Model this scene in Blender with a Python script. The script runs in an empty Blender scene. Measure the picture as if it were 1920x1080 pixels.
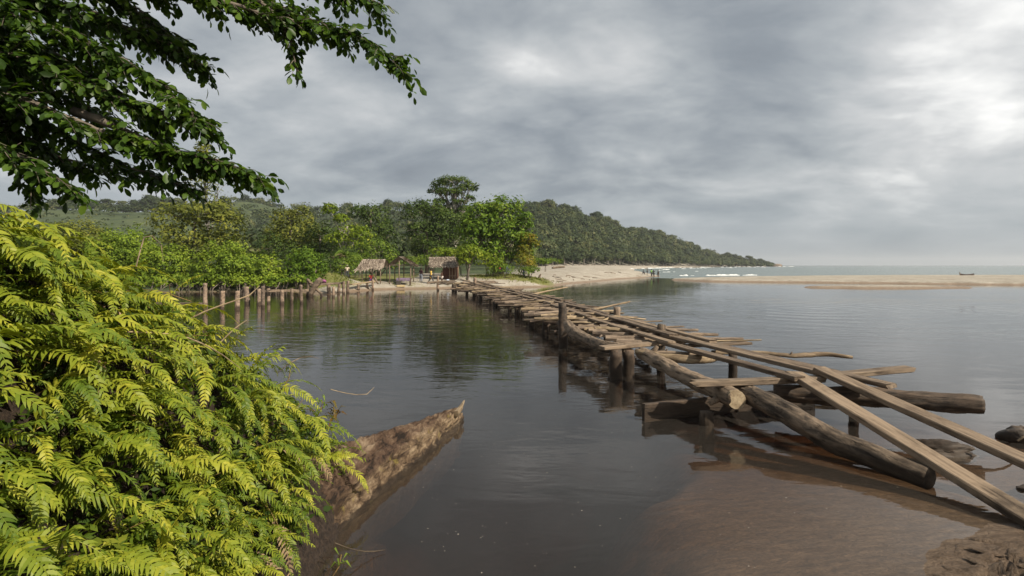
import bpy, math, random
import numpy as np
from mathutils import Vector, Matrix
R = math.radians
S = bpy.context.scene
C = S.collection

# ---------------------------------------------------------------- camera, sky, sun, exposure
CAM_Z, F = 2.5, 1000.0            # metres above the water; focal length in pixels of the 1920 wide photograph
HOR = 497.0                       # horizon row
cam_d = bpy.data.cameras.new('camera')
cam = bpy.data.objects.new('camera', cam_d)
C.objects.link(cam)
cam.location = (0, 0, CAM_Z)
cam.rotation_euler = (R(90), 0, 0)
cam_d.sensor_width = 36
cam_d.lens = 36 * F / 1920
cam_d.shift_y = -(540 - HOR) / 1920
cam_d.clip_start = 0.05
cam_d.clip_end = 60000
S.camera = cam

SUN_EL, SUN_AZ = R(40), R(122)    # azimuth clockwise from +Y (the view direction)
sun_dir = Vector((math.sin(SUN_AZ) * math.cos(SUN_EL), math.cos(SUN_AZ) * math.cos(SUN_EL), math.sin(SUN_EL)))
sd = bpy.data.lights.new('sun', 'SUN')
sd.energy = 5.0
sd.angle = R(0.6)
sd.color = (1.0, 0.90, 0.74)
sun = bpy.data.objects.new('sun', sd)
C.objects.link(sun)
sun.rotation_euler = sun_dir.to_track_quat('Z', 'Y').to_euler()

S.view_settings.view_transform = 'Standard'
S.view_settings.look = 'None'
S.view_settings.exposure = 0.45
S.view_settings.gamma = 1.0
S.view_settings.use_curve_mapping = False

W = bpy.data.worlds.new('World')
S.world = W
W.use_nodes = True


class NT:
    """small helper round a node tree"""
    def __init__(s, nt):
        s.nt = nt
        nt.nodes.clear()

    def n(s, typ, ins=None, **props):
        nd = s.nt.nodes.new(typ)
        for k, v in props.items():
            setattr(nd, k, v)
        for k, v in (ins or {}).items():
            if hasattr(v, 'is_linked') or hasattr(v, 'links'):
                s.nt.links.new(v, nd.inputs[k])
            else:
                nd.inputs[k].default_value = v
        return nd

    def math(s, op, a, b=None, c=None, clamp=False):
        ins = {0: a}
        if b is not None: ins[1] = b
        if c is not None: ins[2] = c
        nd = s.n('ShaderNodeMath', ins, operation=op)
        nd.use_clamp = clamp
        return nd.outputs[0]

    def mix(s, fac, a, b, blend='MIX'):
        nd = s.nt.nodes.new('ShaderNodeMix')
        nd.data_type = 'RGBA'
        nd.blend_type = blend
        for i, v in ((0, fac), (6, a), (7, b)):
            if hasattr(v, 'links'):
                s.nt.links.new(v, nd.inputs[i])
            else:
                nd.inputs[i].default_value = (tuple(v) + (1,) if i and len(v) == 3 else v)
        return nd.outputs[2]

    def ramp(s, fac, stops, interp='LINEAR'):
        nd = s.nt.nodes.new('ShaderNodeValToRGB')
        cr = nd.color_ramp
        cr.interpolation = interp
        while len(cr.elements) < len(stops):
            cr.elements.new(0.5)
        for e, (p, c) in zip(cr.elements, stops):
            e.position = p
            e.color = tuple(c) + (1,) if len(c) == 3 else c
        s.nt.links.new(fac, nd.inputs[0])
        return nd.outputs[0]

    def noise(s, vec, scale, detail=4, rough=0.55, dist=0.0):
        nd = s.n('ShaderNodeTexNoise', {'Scale': scale, 'Detail': detail, 'Roughness': rough, 'Distortion': dist})
        s.nt.links.new(vec, nd.inputs['Vector'])
        return nd.outputs['Fac']

    def mapping(s, vec, scale=(1, 1, 1), loc=(0, 0, 0), rot=(0, 0, 0)):
        nd = s.n('ShaderNodeMapping', {'Scale': scale, 'Location': loc, 'Rotation': rot})
        s.nt.links.new(vec, nd.inputs['Vector'])
        return nd.outputs[0]

    def smooth(s, v, lo, hi):
        nd = s.n('ShaderNodeMapRange', {'From Min': lo, 'From Max': hi}, interpolation_type='SMOOTHSTEP')
        s.nt.links.new(v, nd.inputs['Value'])
        return nd.outputs[0]


def build_sky():
    t = NT(W.node_tree)
    dirv = t.n('ShaderNodeTexCoord').outputs['Generated']
    sky = t.n('ShaderNodeTexSky', sky_type='NISHITA', sun_disc=False, sun_elevation=SUN_EL, sun_rotation=SUN_AZ,
              air_density=1.0, dust_density=2.0, ozone_density=1.0).outputs[0]
    sep = t.n('ShaderNodeSeparateXYZ', {0: dirv})
    zz = t.math('ADD', t.math('MAXIMUM', sep.outputs[2], 0.0), 0.30)
    u = t.math('DIVIDE', sep.outputs[0], zz)
    v = t.math('DIVIDE', sep.outputs[1], zz)
    uv = t.n('ShaderNodeCombineXYZ', {0: u, 1: v, 2: 0.0}).outputs[0]
    big = t.noise(t.mapping(uv, (0.85, 1.0, 1), (3.1, 1.7, 0), (0, 0, R(18))), 1.0, 5, 0.55, 0.5)
    mid = t.noise(t.mapping(uv, (2.3, 2.9, 1), (0.4, 5.2, 0), (0, 0, R(14))), 1.0, 7, 0.54, 0.25)
    fine = t.noise(t.mapping(uv, (7.5, 9.5, 1), (7.7, 2.2, 0), (0, 0, R(24))), 1.0, 8, 0.62, 0.3)

    def lobe(px, py, power, sx=1.0):
        d = Vector(((px - 960) / F, 1, (HOR - py) / F)).normalized()
        dot = t.n('ShaderNodeVectorMath', {0: dirv, 1: d}, operation='DOT_PRODUCT').outputs['Value']
        return t.math('POWER', t.math('MAXIMUM', dot, 0.0), power)

    s = t.math('MULTIPLY', t.math('SUBTRACT', big, 0.5), 0.85)
    s = t.math('ADD', s, t.math('MULTIPLY', t.math('SUBTRACT', mid, 0.5), 1.05))
    s = t.math('ADD', s, t.math('MULTIPLY', t.math('SUBTRACT', fine, 0.5), 0.13))
    s = t.math('ADD', s, 0.50)
    for (px, py, pw, amp) in ((1990, 130, 26, 0.29), (1760, 300, 60, 0.05), (1010, 125, 170, 0.17), (1150, 60, 300, 0.06), (610, 190, 260, 0.10), (1640, 190, 200, 0.07),
                              (1470, 150, 110, -0.20), (1730, 425, 220, -0.15), (760, 60, 140, -0.12), (450, 250, 120, -0.10), (1250, 330, 200, 0.05)):
        s = t.math('ADD', s, t.math('MULTIPLY', lobe(px, py, pw), amp))
    cloud = t.ramp(s, [(0.0, (1.35, 1.52, 1.76)), (0.30, (2.12, 2.36, 2.60)), (0.50, (3.2, 3.42, 3.58)), (0.72, (4.9, 4.98, 5.0)), (1.0, (9.0, 8.9, 8.6))])
    # flat grey-blue stratus low over the sea
    low = t.smooth(sep.outputs[2], 0.17, 0.01)
    cloud = t.mix(t.math('MULTIPLY', low, 0.80), cloud, (2.35, 2.75, 3.10, 1))
    col = t.mix(0.94, sky, cloud)
    bg = t.n('ShaderNodeBackground', {'Color': col, 'Strength': 0.1})
    out = t.n('ShaderNodeOutputWorld')
    t.nt.links.new(bg.outputs[0], out.inputs[0])


build_sky()

# ---------------------------------------------------------------- small helpers
def PX(px, py, d):
    """the point that the photograph shows at pixel px, py when it lies d metres in front of the camera plane"""
    return Vector(((px - 960) / F * d, d, CAM_Z - (py - HOR) / F * d))

def GP(px, py, z=0.0):
    return PX(px, py, (CAM_Z - z) * F / (py - HOR))

def sstep(a, b, x):
    t = np.clip((np.asarray(x, float) - a) / (b - a), 0, 1)
    return t * t * (3 - 2 * t)

def hash2(ix, iy, seed):
    n = (ix.astype(np.int64) * 374761393 + iy.astype(np.int64) * 668265263 + seed * 1442695041) & 0x7fffffff
    n = ((n ^ (n >> 13)) * 1274126177) & 0x7fffffff
    return ((n ^ (n >> 16)) & 0xffff) / 65535.0

def vnoise(x, y, seed=0):
    x = np.asarray(x, float); y = np.asarray(y, float)
    ix, iy = np.floor(x), np.floor(y)
    fx, fy = x - ix, y - iy
    fx, fy = fx * fx * (3 - 2 * fx), fy * fy * (3 - 2 * fy)
    a, b = hash2(ix, iy, seed), hash2(ix + 1, iy, seed)
    c, d = hash2(ix, iy + 1, seed), hash2(ix + 1, iy + 1, seed)
    return (a * (1 - fx) + b * fx) * (1 - fy) + (c * (1 - fx) + d * fx) * fy

def fbm(x, y, seed=0, oct=4):
    s = 0; a = 0.5; f = 1.0
    for k in range(oct):
        s = s + a * (vnoise(np.asarray(x) * f + 17.3 * k, np.asarray(y) * f - 9.1 * k, seed + k) - 0.5)
        a *= 0.5; f *= 2.03
    return s

def poly_sd(x, y, poly):
    """signed distance to a polygon, positive inside"""
    x = np.asarray(x, float); y = np.asarray(y, float)
    d2 = np.full(x.shape, 1e18); inside = np.zeros(x.shape, bool)
    n = len(poly)
    for i in range(n):
        ax, ay = poly[i]; bx, by = poly[(i + 1) % n]
        ex, ey = bx - ax, by - ay
        t = np.clip(((x - ax) * ex + (y - ay) * ey) / (ex * ex + ey * ey), 0, 1)
        d2 = np.minimum(d2, (x - ax - t * ex) ** 2 + (y - ay - t * ey) ** 2)
        if ay != by:
            c = ((ay <= y) & (by > y)) | ((by <= y) & (ay > y))
            inside ^= c & (x < ax + (y - ay) / (by - ay) * ex)
    return np.where(inside, 1, -1) * np.sqrt(d2)

def mesh_np(name, verts, faces, mat=None, smooth=False, parent=None, link=True):
    """faces: (N,k) array, or list of such arrays / lists of tuples"""
    me = bpy.data.meshes.new(name)
    verts = np.asarray(verts, np.float32).reshape(-1, 3)
    groups = [faces] if isinstance(faces, np.ndarray) else list(faces)
    groups = [np.asarray(g, np.int32) for g in groups if len(g)]
    me.vertices.add(len(verts)); me.vertices.foreach_set('co', verts.ravel())
    loops = np.concatenate([g.ravel() for g in groups])
    tot = np.concatenate([np.full(len(g), g.shape[1], np.int32) for g in groups])
    start = np.concatenate([[0], np.cumsum(tot)[:-1]]).astype(np.int32)
    me.loops.add(len(loops)); me.loops.foreach_set('vertex_index', loops)
    me.polygons.add(len(tot)); me.polygons.foreach_set('loop_start', start); me.polygons.foreach_set('loop_total', tot)
    me.update(calc_edges=True)
    me.validate()
    me.polygons.foreach_set('use_smooth', np.full(len(me.polygons), bool(smooth)))
    if mat: me.materials.append(mat)
    return obj(name, me, parent) if link else me

def obj(name, me, parent=None, loc=None, mw=None):
    o = bpy.data.objects.new(name, me)
    C.objects.link(o)
    if parent is not None: o.parent = parent
    if loc is not None: o.location = loc
    if mw is not None: o.matrix_world = mw
    return o

def tag(o, label=None, cat=None, group=None, kind=None):
    for k, v in (('label', label), ('category', cat), ('group', group), ('kind', kind)):
        if v: o[k] = v
    return o

def empty(name, loc=(0, 0, 0), rz=0.0, scale=1.0):
    o = bpy.data.objects.new(name, None)
    o.empty_display_size = 0.2
    C.objects.link(o)
    o.location = loc; o.rotation_euler = (0, 0, rz); o.scale = (scale,) * 3
    return o

class MB:
    """collects shapes, links them as one mesh"""
    def __init__(s): s.v = []; s.f = {}; s.nv = 0
    def add(s, v, faces):
        v = np.asarray(v, float).reshape(-1, 3)
        for f in faces:
            s.f.setdefault(len(f), []).append([i + s.nv for i in f])
        s.v.append(v); s.nv += len(v)
    def tube(s, pts, rad, seg=8, rng=None, lump=0.0, cap=True, flat=1.0):
        pts = np.asarray(pts, float); n = len(pts)
        rad = np.broadcast_to(np.asarray(rad, float), (n,))
        tan = np.gradient(pts, axis=0); tan /= np.linalg.norm(tan, axis=1)[:, None] + 1e-9
        ref = np.array([0, 0, 1.0]) if abs(tan[:, 2]).mean() < 0.8 else np.array([1.0, 0, 0])
        vs = []
        ph = rng.uniform(0, 6.28, 4) if rng is not None else np.zeros(4)
        for i in range(n):
            a = np.cross(tan[i], ref); a /= np.linalg.norm(a) + 1e-9
            b = np.cross(a, tan[i])
            for k in range(seg):
                th = 2 * math.pi * k / seg
                r = rad[i]
                if lump: r *= 1 + lump * (math.sin(2 * th + ph[0] + i * 0.35) + 0.6 * math.sin(3 * th + ph[1] - i * .5) + 0.8 * (rng.random() - .5))
                vs.append(pts[i] + a * math.cos(th) * r + b * math.sin(th) * r * flat)
        fs = [(i * seg + k, i * seg + (k + 1) % seg, (i + 1) * seg + (k + 1) % seg, (i + 1) * seg + k) for i in range(n - 1) for k in range(seg)]
        if cap:
            vs.append(pts[0] - tan[0] * rad[0] * 0.08); vs.append(pts[-1] + tan[-1] * rad[-1] * 0.08)
            c0, c1 = n * seg, n * seg + 1
            fs += [(c0, (k + 1) % seg, k) for k in range(seg)] + [(c1, (n - 1) * seg + k, (n - 1) * seg + (k + 1) % seg) for k in range(seg)]
        s.add(vs, fs)
    def box(s, lo, hi):
        x0, y0, z0 = lo; x1, y1, z1 = hi
        s.add([(x0, y0, z0), (x1, y0, z0), (x1, y1, z0), (x0, y1, z0), (x0, y0, z1), (x1, y0, z1), (x1, y1, z1), (x0, y1, z1)],
              [(0, 3, 2, 1), (4, 5, 6, 7), (0, 1, 5, 4), (1, 2, 6, 5), (2, 3, 7, 6), (3, 0, 4, 7)])
    def mesh(s, name, mat=None, smooth=False):
        return mesh_np(name, np.concatenate(s.v), [s.f[k] for k in s.f], mat, smooth, link=False)
    def build(s, name, mat=None, parent=None, smooth=False):
        return obj(name, s.mesh(name, mat, smooth), parent)

# ---------------------------------------------------------------- materials
def material(name):
    m = bpy.data.materials.new(name)
    m.use_nodes = True
    t = NT(m.node_tree)
    out = t.n('ShaderNodeOutputMaterial')
    return m, t, out

def wood_mat(name, dark, light, grain=(1.5, 22, 22), bump=0.5, wet=True, rough=0.8, grey=0.35, crack=1.0, wet_top=0.26):
    m, t, out = material(name)
    oc = t.n('ShaderNodeTexCoord').outputs['Object']
    inf = t.n('ShaderNodeObjectInfo')
    off = t.n('ShaderNodeVectorMath', {0: oc, 1: inf.outputs['Location']}, operation='ADD').outputs[0]
    g = t.noise(t.mapping(off, grain), 1.0, 6, 0.65, 0.6)
    b = t.noise(t.mapping(off, tuple(v * 0.25 for v in grain)), 1.0, 4, 0.6, 0.3)
    f = t.noise(off, 60, 3, 0.7)
    v = t.math('ADD', t.math('MULTIPLY', g, 0.55), t.math('ADD', t.math('MULTIPLY', b, 0.33), t.math('MULTIPLY', f, 0.12)))
    v = t.math('ADD', v, t.math('MULTIPLY', t.math('SUBTRACT', inf.outputs['Random'], 0.5), 0.12))
    col = t.ramp(v, [(0.40, dark), (0.48, tuple(a * .55 + c * .45 for a, c in zip(dark, light))), (0.58, light)])
    greyc = t.mix(t.math('MULTIPLY', b, grey), col, (0.26, 0.24, 0.21, 1))
    crk = t.smooth(t.noise(t.mapping(off, tuple(v * s for v, s in zip(grain, (0.6, 2.2, 2.2)))), 1.0, 3, 0.5, 0.8), 0.38, 0.30)
    greyc = t.mix(t.math('MULTIPLY', crk, 0.75 * crack), greyc, tuple(c * 0.35 for c in dark))
    kn = t.n('ShaderNodeTexVoronoi', {'Scale': 1.0, 'Randomness': 1.0})
    t.nt.links.new(t.mapping(off, (1.6, 7, 7)), kn.inputs['Vector'])
    knot = t.smooth(kn.outputs['Distance'], 0.20, 0.09)
    greyc = t.mix(t.math('MULTIPLY', knot, 0.6), greyc, tuple(c * 0.5 for c in dark))
    stain = t.smooth(t.noise(off, 1.7, 5, 0.65), 0.52, 0.68)
    greyc = t.mix(t.math('MULTIPLY', stain, 0.45), greyc, tuple(c * 0.8 for c in dark))
    pos = t.n('ShaderNodeNewGeometry').outputs['Position']
    z = t.n('ShaderNodeSeparateXYZ', {0: pos}).outputs[2]
    if wet:
        wn = t.math('ADD', z, t.math('MULTIPLY', t.math('SUBTRACT', t.noise(pos, 6, 3), 0.5), 0.25))
        wv = t.smooth(wn, wet_top, wet_top * 0.35)
        greyc = t.mix(t.math('MULTIPLY', wv, 0.82), greyc, (0.022, 0.015, 0.010, 1))
    h = t.math('SUBTRACT', g, t.math('MULTIPLY', crk, 0.8))
    bp = t.n('ShaderNodeBump', {'Strength': bump, 'Distance': 0.012, 'Height': h})
    p = t.n('ShaderNodeBsdfPrincipled', {'Base Color': greyc, 'Roughness': rough, 'Normal': bp.outputs[0], 'Specular IOR Level': 0.25})
    t.nt.links.new(p.outputs[0], out.inputs[0])
    return m

def leaf_mat(name, cols, transl=0.35, rough=0.55, spec=0.12, clump=0.5, scale=0.5, objvar=0.0, gain=2.2):
    """cols: dark to bright leaf colours; varies leaf by leaf and in clumps"""
    m, t, out = material(name)
    geo = t.n('ShaderNodeNewGeometry')
    pos = geo.outputs['Position']
    isl = geo.outputs['Random Per Island']
    nz = t.noise(pos, scale, 3, 0.6)
    v = t.math('ADD', t.math('MULTIPLY', isl, 1 - clump), t.math('MULTIPLY', t.math('MULTIPLY_ADD', nz, gain, 0.5 - gain / 2), clump), clamp=True)
    if objvar:
        inf = t.n('ShaderNodeObjectInfo')
        v = t.math('ADD', v, t.math('MULTIPLY', t.math('SUBTRACT', inf.outputs['Random'], 0.5), objvar), clamp=True)
    n = len(cols)
    col = t.ramp(v, [(i / (n - 1), c) for i, c in enumerate(cols)])
    p = t.n('ShaderNodeBsdfPrincipled', {'Base Color': col, 'Roughness': rough, 'Specular IOR Level': spec})
    tc = t.mix(1.0, col, (1.15, 1.2, 0.45, 1), 'MULTIPLY')
    tl = t.n('ShaderNodeBsdfTranslucent', {'Color': tc})
    mx = t.n('ShaderNodeMixShader', {0: transl})
    t.nt.links.new(p.outputs[0], mx.inputs[1]); t.nt.links.new(tl.outputs[0], mx.inputs[2])
    t.nt.links.new(mx.outputs[0], out.inputs[0])
    return m

def plain_mat(name, col, rough=0.8, var=0.25, scale=8.0, bump=0.0):
    m, t, out = material(name)
    oc = t.n('ShaderNodeTexCoord').outputs['Object']
    nz = t.noise(oc, scale, 4, 0.6)
    c = t.ramp(nz, [(0.3, tuple(v * (1 - var) for v in col)), (0.7, tuple(min(1, v * (1 + var)) for v in col))])
    p = t.n('ShaderNodeBsdfPrincipled', {'Base Color': c, 'Roughness': rough, 'Specular IOR Level': 0.25})
    if bump:
        bp = t.n('ShaderNodeBump', {'Strength': bump, 'Distance': 0.02, 'Height': nz})
        t.nt.links.new(bp.outputs[0], p.inputs['Normal'])
    t.nt.links.new(p.outputs[0], out.inputs[0])
    return m

M = {}
M['plank'] = wood_mat('sawn_wood', (0.056, 0.034, 0.020), (0.245, 0.176, 0.115), (2.2, 24, 24), 0.7, True, 0.8, 0.25, 1.0)
M['board'] = wood_mat('old_board', (0.045, 0.028, 0.018), (0.205, 0.147, 0.096), (2.2, 24, 24), 0.8, True, 0.8, 0.25, 1.0)
M['bark'] = wood_mat('driftwood_bark', (0.026, 0.017, 0.011), (0.235, 0.168, 0.112), (4.0, 17, 17), 1.0, True, 0.85, 0.22, 1.0, 0.36)
M['darkwood'] = wood_mat('soaked_dark_wood', (0.018, 0.012, 0.008), (0.115, 0.076, 0.050), (4.0, 18, 18), 1.0, True, 0.7, 0.15, 1.0, 0.42)
M['darkpost'] = wood_mat('soaked_dark_post', (0.022, 0.016, 0.012), (0.115, 0.075, 0.050), (10, 10, 1.8), 0.9, True, 0.75, 0.2, 1.0, 0.7)
M['stick'] = wood_mat('stick_wood', (0.055, 0.036, 0.025), (0.24, 0.17, 0.115), (4.0, 30, 30), 0.5, True, 0.8, 0.35, 0.6)
M['palestick'] = wood_mat('pale_stick_wood', (0.13, 0.088, 0.052), (0.35, 0.262, 0.157), (4.0, 30, 30), 0.4, True, 0.75, 0.2, 0.5)
M['post'] = wood_mat('post_wood', (0.07, 0.046, 0.032), (0.30, 0.205, 0.140), (9, 9, 1.6), 0.7, True, 0.85, 0.35, 0.9)
M['cut'] = wood_mat('cut_wood', (0.19, 0.13, 0.075), (0.42, 0.33, 0.21), (10, 10, 10), 0.4, False, 0.8, 0.25, 0.5)
M['rot'] = wood_mat('rotten_wood', (0.060, 0.036, 0.022), (0.27, 0.185, 0.115), (2.5, 9, 9), 1.0, False, 0.9, 0.25, 1.0)
M['trunk'] = wood_mat('tree_trunk_bark', (0.05, 0.038, 0.028), (0.19, 0.155, 0.12), (5, 5, 1.5), 0.8, False, 0.9, 0.3, 0.8)
M['paletrunk'] = wood_mat('pale_trunk_bark', (0.16, 0.14, 0.12), (0.36, 0.33, 0.29), (5, 5, 1.5), 0.6, False, 0.9, 0.4, 0.5)
# ---------------------------------------------------------------- the ground, one sheet to the horizon
FAR = [(-2500, 40), (-200, 44), (-60, 46), (-40, 47.5), (-29, 50), (-23, 51.5), (-18.5, 49.5), (-17, 46.2), (-15.5, 46.5), (-15.4, 51), (-14.1, 54.3), (-10.2, 56.2), (-6.4, 57.5),
       (-0.8, 58.2), (3.4, 61), (9.2, 73.5), (20, 96), (29.3, 111), (33, 118), (35, 128), (40, 155), (52, 230), (78, 340), (150, 500), (280, 700), (395, 835),
       (424, 862), (410, 900), (380, 1100), (200, 1700), (-2500, 2600)]
BAR = [(27.5, 90.5), (30, 80), (41, 76), (52, 72.5), (63, 67), (78, 63.5), (100, 62), (140, 60), (320, 58), (320, 118), (140, 118), (90, 116), (63, 112), (45, 104), (34, 97)]
NEAR = [(60, 7.5), (30, 6.6), (12, 6.0), (8, 5.6), (5.6, 5.25), (4.6, 5.10), (3.9, 4.85), (3.45, 4.45), (3.1, 4.0), (2.5, 3.4), (1.2, 2.8), (-0.6, 2.6), (-1.35, 3.0), (-1.7, 4.0), (-1.78, 5.0), (-1.95, 5.9),
        (-2.35, 6.8), (-3.4, 7.6), (-6, 8.6), (-12, 10), (-30, 15), (-70, 22), (-70, -60), (60, -60)]
# crest of the hills: pixel column, row of the ground's crest
HILL_PX = np.array([-900, -300, 0, 60, 110, 170, 230, 290, 340, 410, 450, 490, 540, 600, 660, 700, 740, 800, 900, 980, 1060, 1130, 1200, 1260, 1310, 1350, 1400, 1440, 1470], float)
HILL_PY = np.array([410, 405, 402, 398, 396, 398, 402, 400, 398, 394, 388, 394, 404, 410, 406, 402, 398, 402, 402, 400, 415, 434, 455, 462, 470, 480, 490, 496, 499], float)
HILL_A = (HILL_PX - 960) / F
H_BASE = np.interp(HILL_PX, [-900, 0, 500, 960, 1000, 1100, 1200, 1300, 1400, 1470], [150, 170, 210, 240, 270, 340, 420, 570, 740, 850])
H_RIDGE = np.interp(HILL_PX, [-900, 0, 340, 440, 560, 800, 960, 1000, 1100, 1200, 1300, 1400, 1470], [420, 420, 450, 640, 640, 500, 470, 470, 520, 590, 700, 820, 900])

def hill_z(x, y):
    a = np.where(y > 20, x / np.maximum(y, 20), -9)
    base = np.interp(a, HILL_A, H_BASE); ridge = np.interp(a, HILL_A, H_RIDGE)
    top = CAM_Z + (HOR - np.interp(a, HILL_A, HILL_PY)) / F * ridge - 1.8
    k = sstep(base, ridge, y) * (1 - sstep(ridge + 250, ridge + 1000, y) * 0.8)
    rough = fbm(x / 90.0, y / 90.0, 5, 4) * 0.28 * sstep(0, 0.5, k) * (1 - 0.7 * sstep(0.8, 1.0, k))
    return np.maximum(top, 0) * k * (1 + rough)

def mound_z(x, y):
    """the steep fern bank beside the camera"""
    prof = np.interp(-x, [1.5, 1.75, 2.0, 2.4, 2.8, 3.3, 4.2, 7.0, 12], [-0.3, 0.22, 0.5, 1.0, 1.72, 2.6, 3.0, 3.1, 3.1])
    prof = np.minimum(prof, np.interp(y, [1.5, 2.5, 3.5, 4.5, 5.2, 6.0, 7.0, 8.0], [3.1, 2.95, 2.62, 1.88, 1.30, .72, .3, -.2]))
    f = sstep(8.2, 5.2, y + 0.28 * (x + 2.0)) * sstep(-3.0, 0.8, y)
    return prof * f + fbm(x * 1.1, y * 1.1, 31, 3) * 0.25 * f - (1 - f) * 1.8

def terrain(x, y, fine=True):
    x = np.asarray(x, float); y = np.asarray(y, float)
    wob = fbm(x / 9.0, y / 9.0, 3, 3) * np.clip(y / 40, 0, 1) * 3.0
    sf = poly_sd(x, y, FAR) + wob * 0.5
    A = 1.15 + 1.0 * sstep(2, 14, x - 0.04 * (y - 60)) * sstep(58, 90, y) + 0.9 * sstep(90, 200, y) * sstep(10, -10, x)
    Lw = 3.2 + 5 * sstep(2, 14, x)
    hf = np.where(sf > 0, A * (1 - np.exp(-np.maximum(sf, 0) / Lw)), np.maximum(sf * 0.16, -1.7))
    hf = hf + sstep(1, 4, sf) * fbm(x / 3.0, y / 3.0, 8, 4) * 0.22
    hf = hf + hill_z(x, y) * sstep(0, 45, sf)
    # the low grassy mound on the bank beside the old jetty
    hf = hf + 0.95 * np.exp(-((x + 18.8) / 3.0) ** 2 - ((y - 53.5) / 2.6) ** 2) + 0.35 * np.exp(-((x - 0.5) / 4.5) ** 2 - ((y - 64.5) / 2.2) ** 2)
    sb = poly_sd(x, y, BAR) + fbm(x / 7.0, y / 7.0, 12, 3) * 3
    hb = np.where(sb > 0, 0.24 * sstep(0, 0.4, sb) + 0.44 * (1 - np.exp(-np.maximum(sb, 0) / 8)), np.maximum(sb * 0.12, -1.7)) + sstep(0.5, 3, sb) * fbm(x / 2.5, y / 2.5, 14, 4) * 0.12
    isl = 1 - ((x - 41.5) / 9.0) ** 2 - ((y - 59.5) / 2.7) ** 2 + fbm(x / 2.0, y / 1.2, 21, 4) * 0.8
    hi = np.where(isl > 0, 0.26 * np.sqrt(np.maximum(isl, 0)), np.maximum(isl * 0.25, -1.7))
    sn = poly_sd(x, y, NEAR) + fbm(x * 0.9, y * 0.9, 41, 4) * 0.28
    kd = 0.75 - 0.67 * sstep(-0.5, 2.1, x + 0.25 * (5 - y) + fbm(x * .8, y * .8, 55, 3) * 1.2)
    d = np.maximum(-sn, 0)
    hn = np.where(sn > 0, 0.95 * (1 - np.exp(-np.maximum(sn, 0) / 5.0)), np.maximum(-kd * d - 0.012 * d * d, -1.7))
    hn = hn - 0.55 * sstep(0.05, 0.6, d) * sstep(0.9, -0.3, x) * sstep(1.5, 3.0, y)
    hn = hn + sstep(-1.3, 0.6, sn) * fbm(x * 2.4, y * 2.4, 45, 3) * 0.045 * sstep(0.5, 2.5, x) + sstep(0.0, 0.7, sn) * (fbm(x * 5.5 + y * 2, y * 6.5 - x * 3, 47, 3) * 0.26 + 0.03 - 0.10 * np.maximum(0, 1 - np.abs(fbm(x * 4.5 + y * 3, y * 6 - x * 2, 51, 3)) * 9)) * sstep(0.5, 2.5, x)
    hm = mound_z(x, y)
    h = np.maximum(np.maximum(hf, hb), np.maximum(np.maximum(hi, hn), np.where(x < -1.4, hm, -9)))
    return np.maximum(h, -1.7)

def ground_z(x, y):
    return float(terrain(np.array([x]), np.array([y]))[0])

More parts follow.
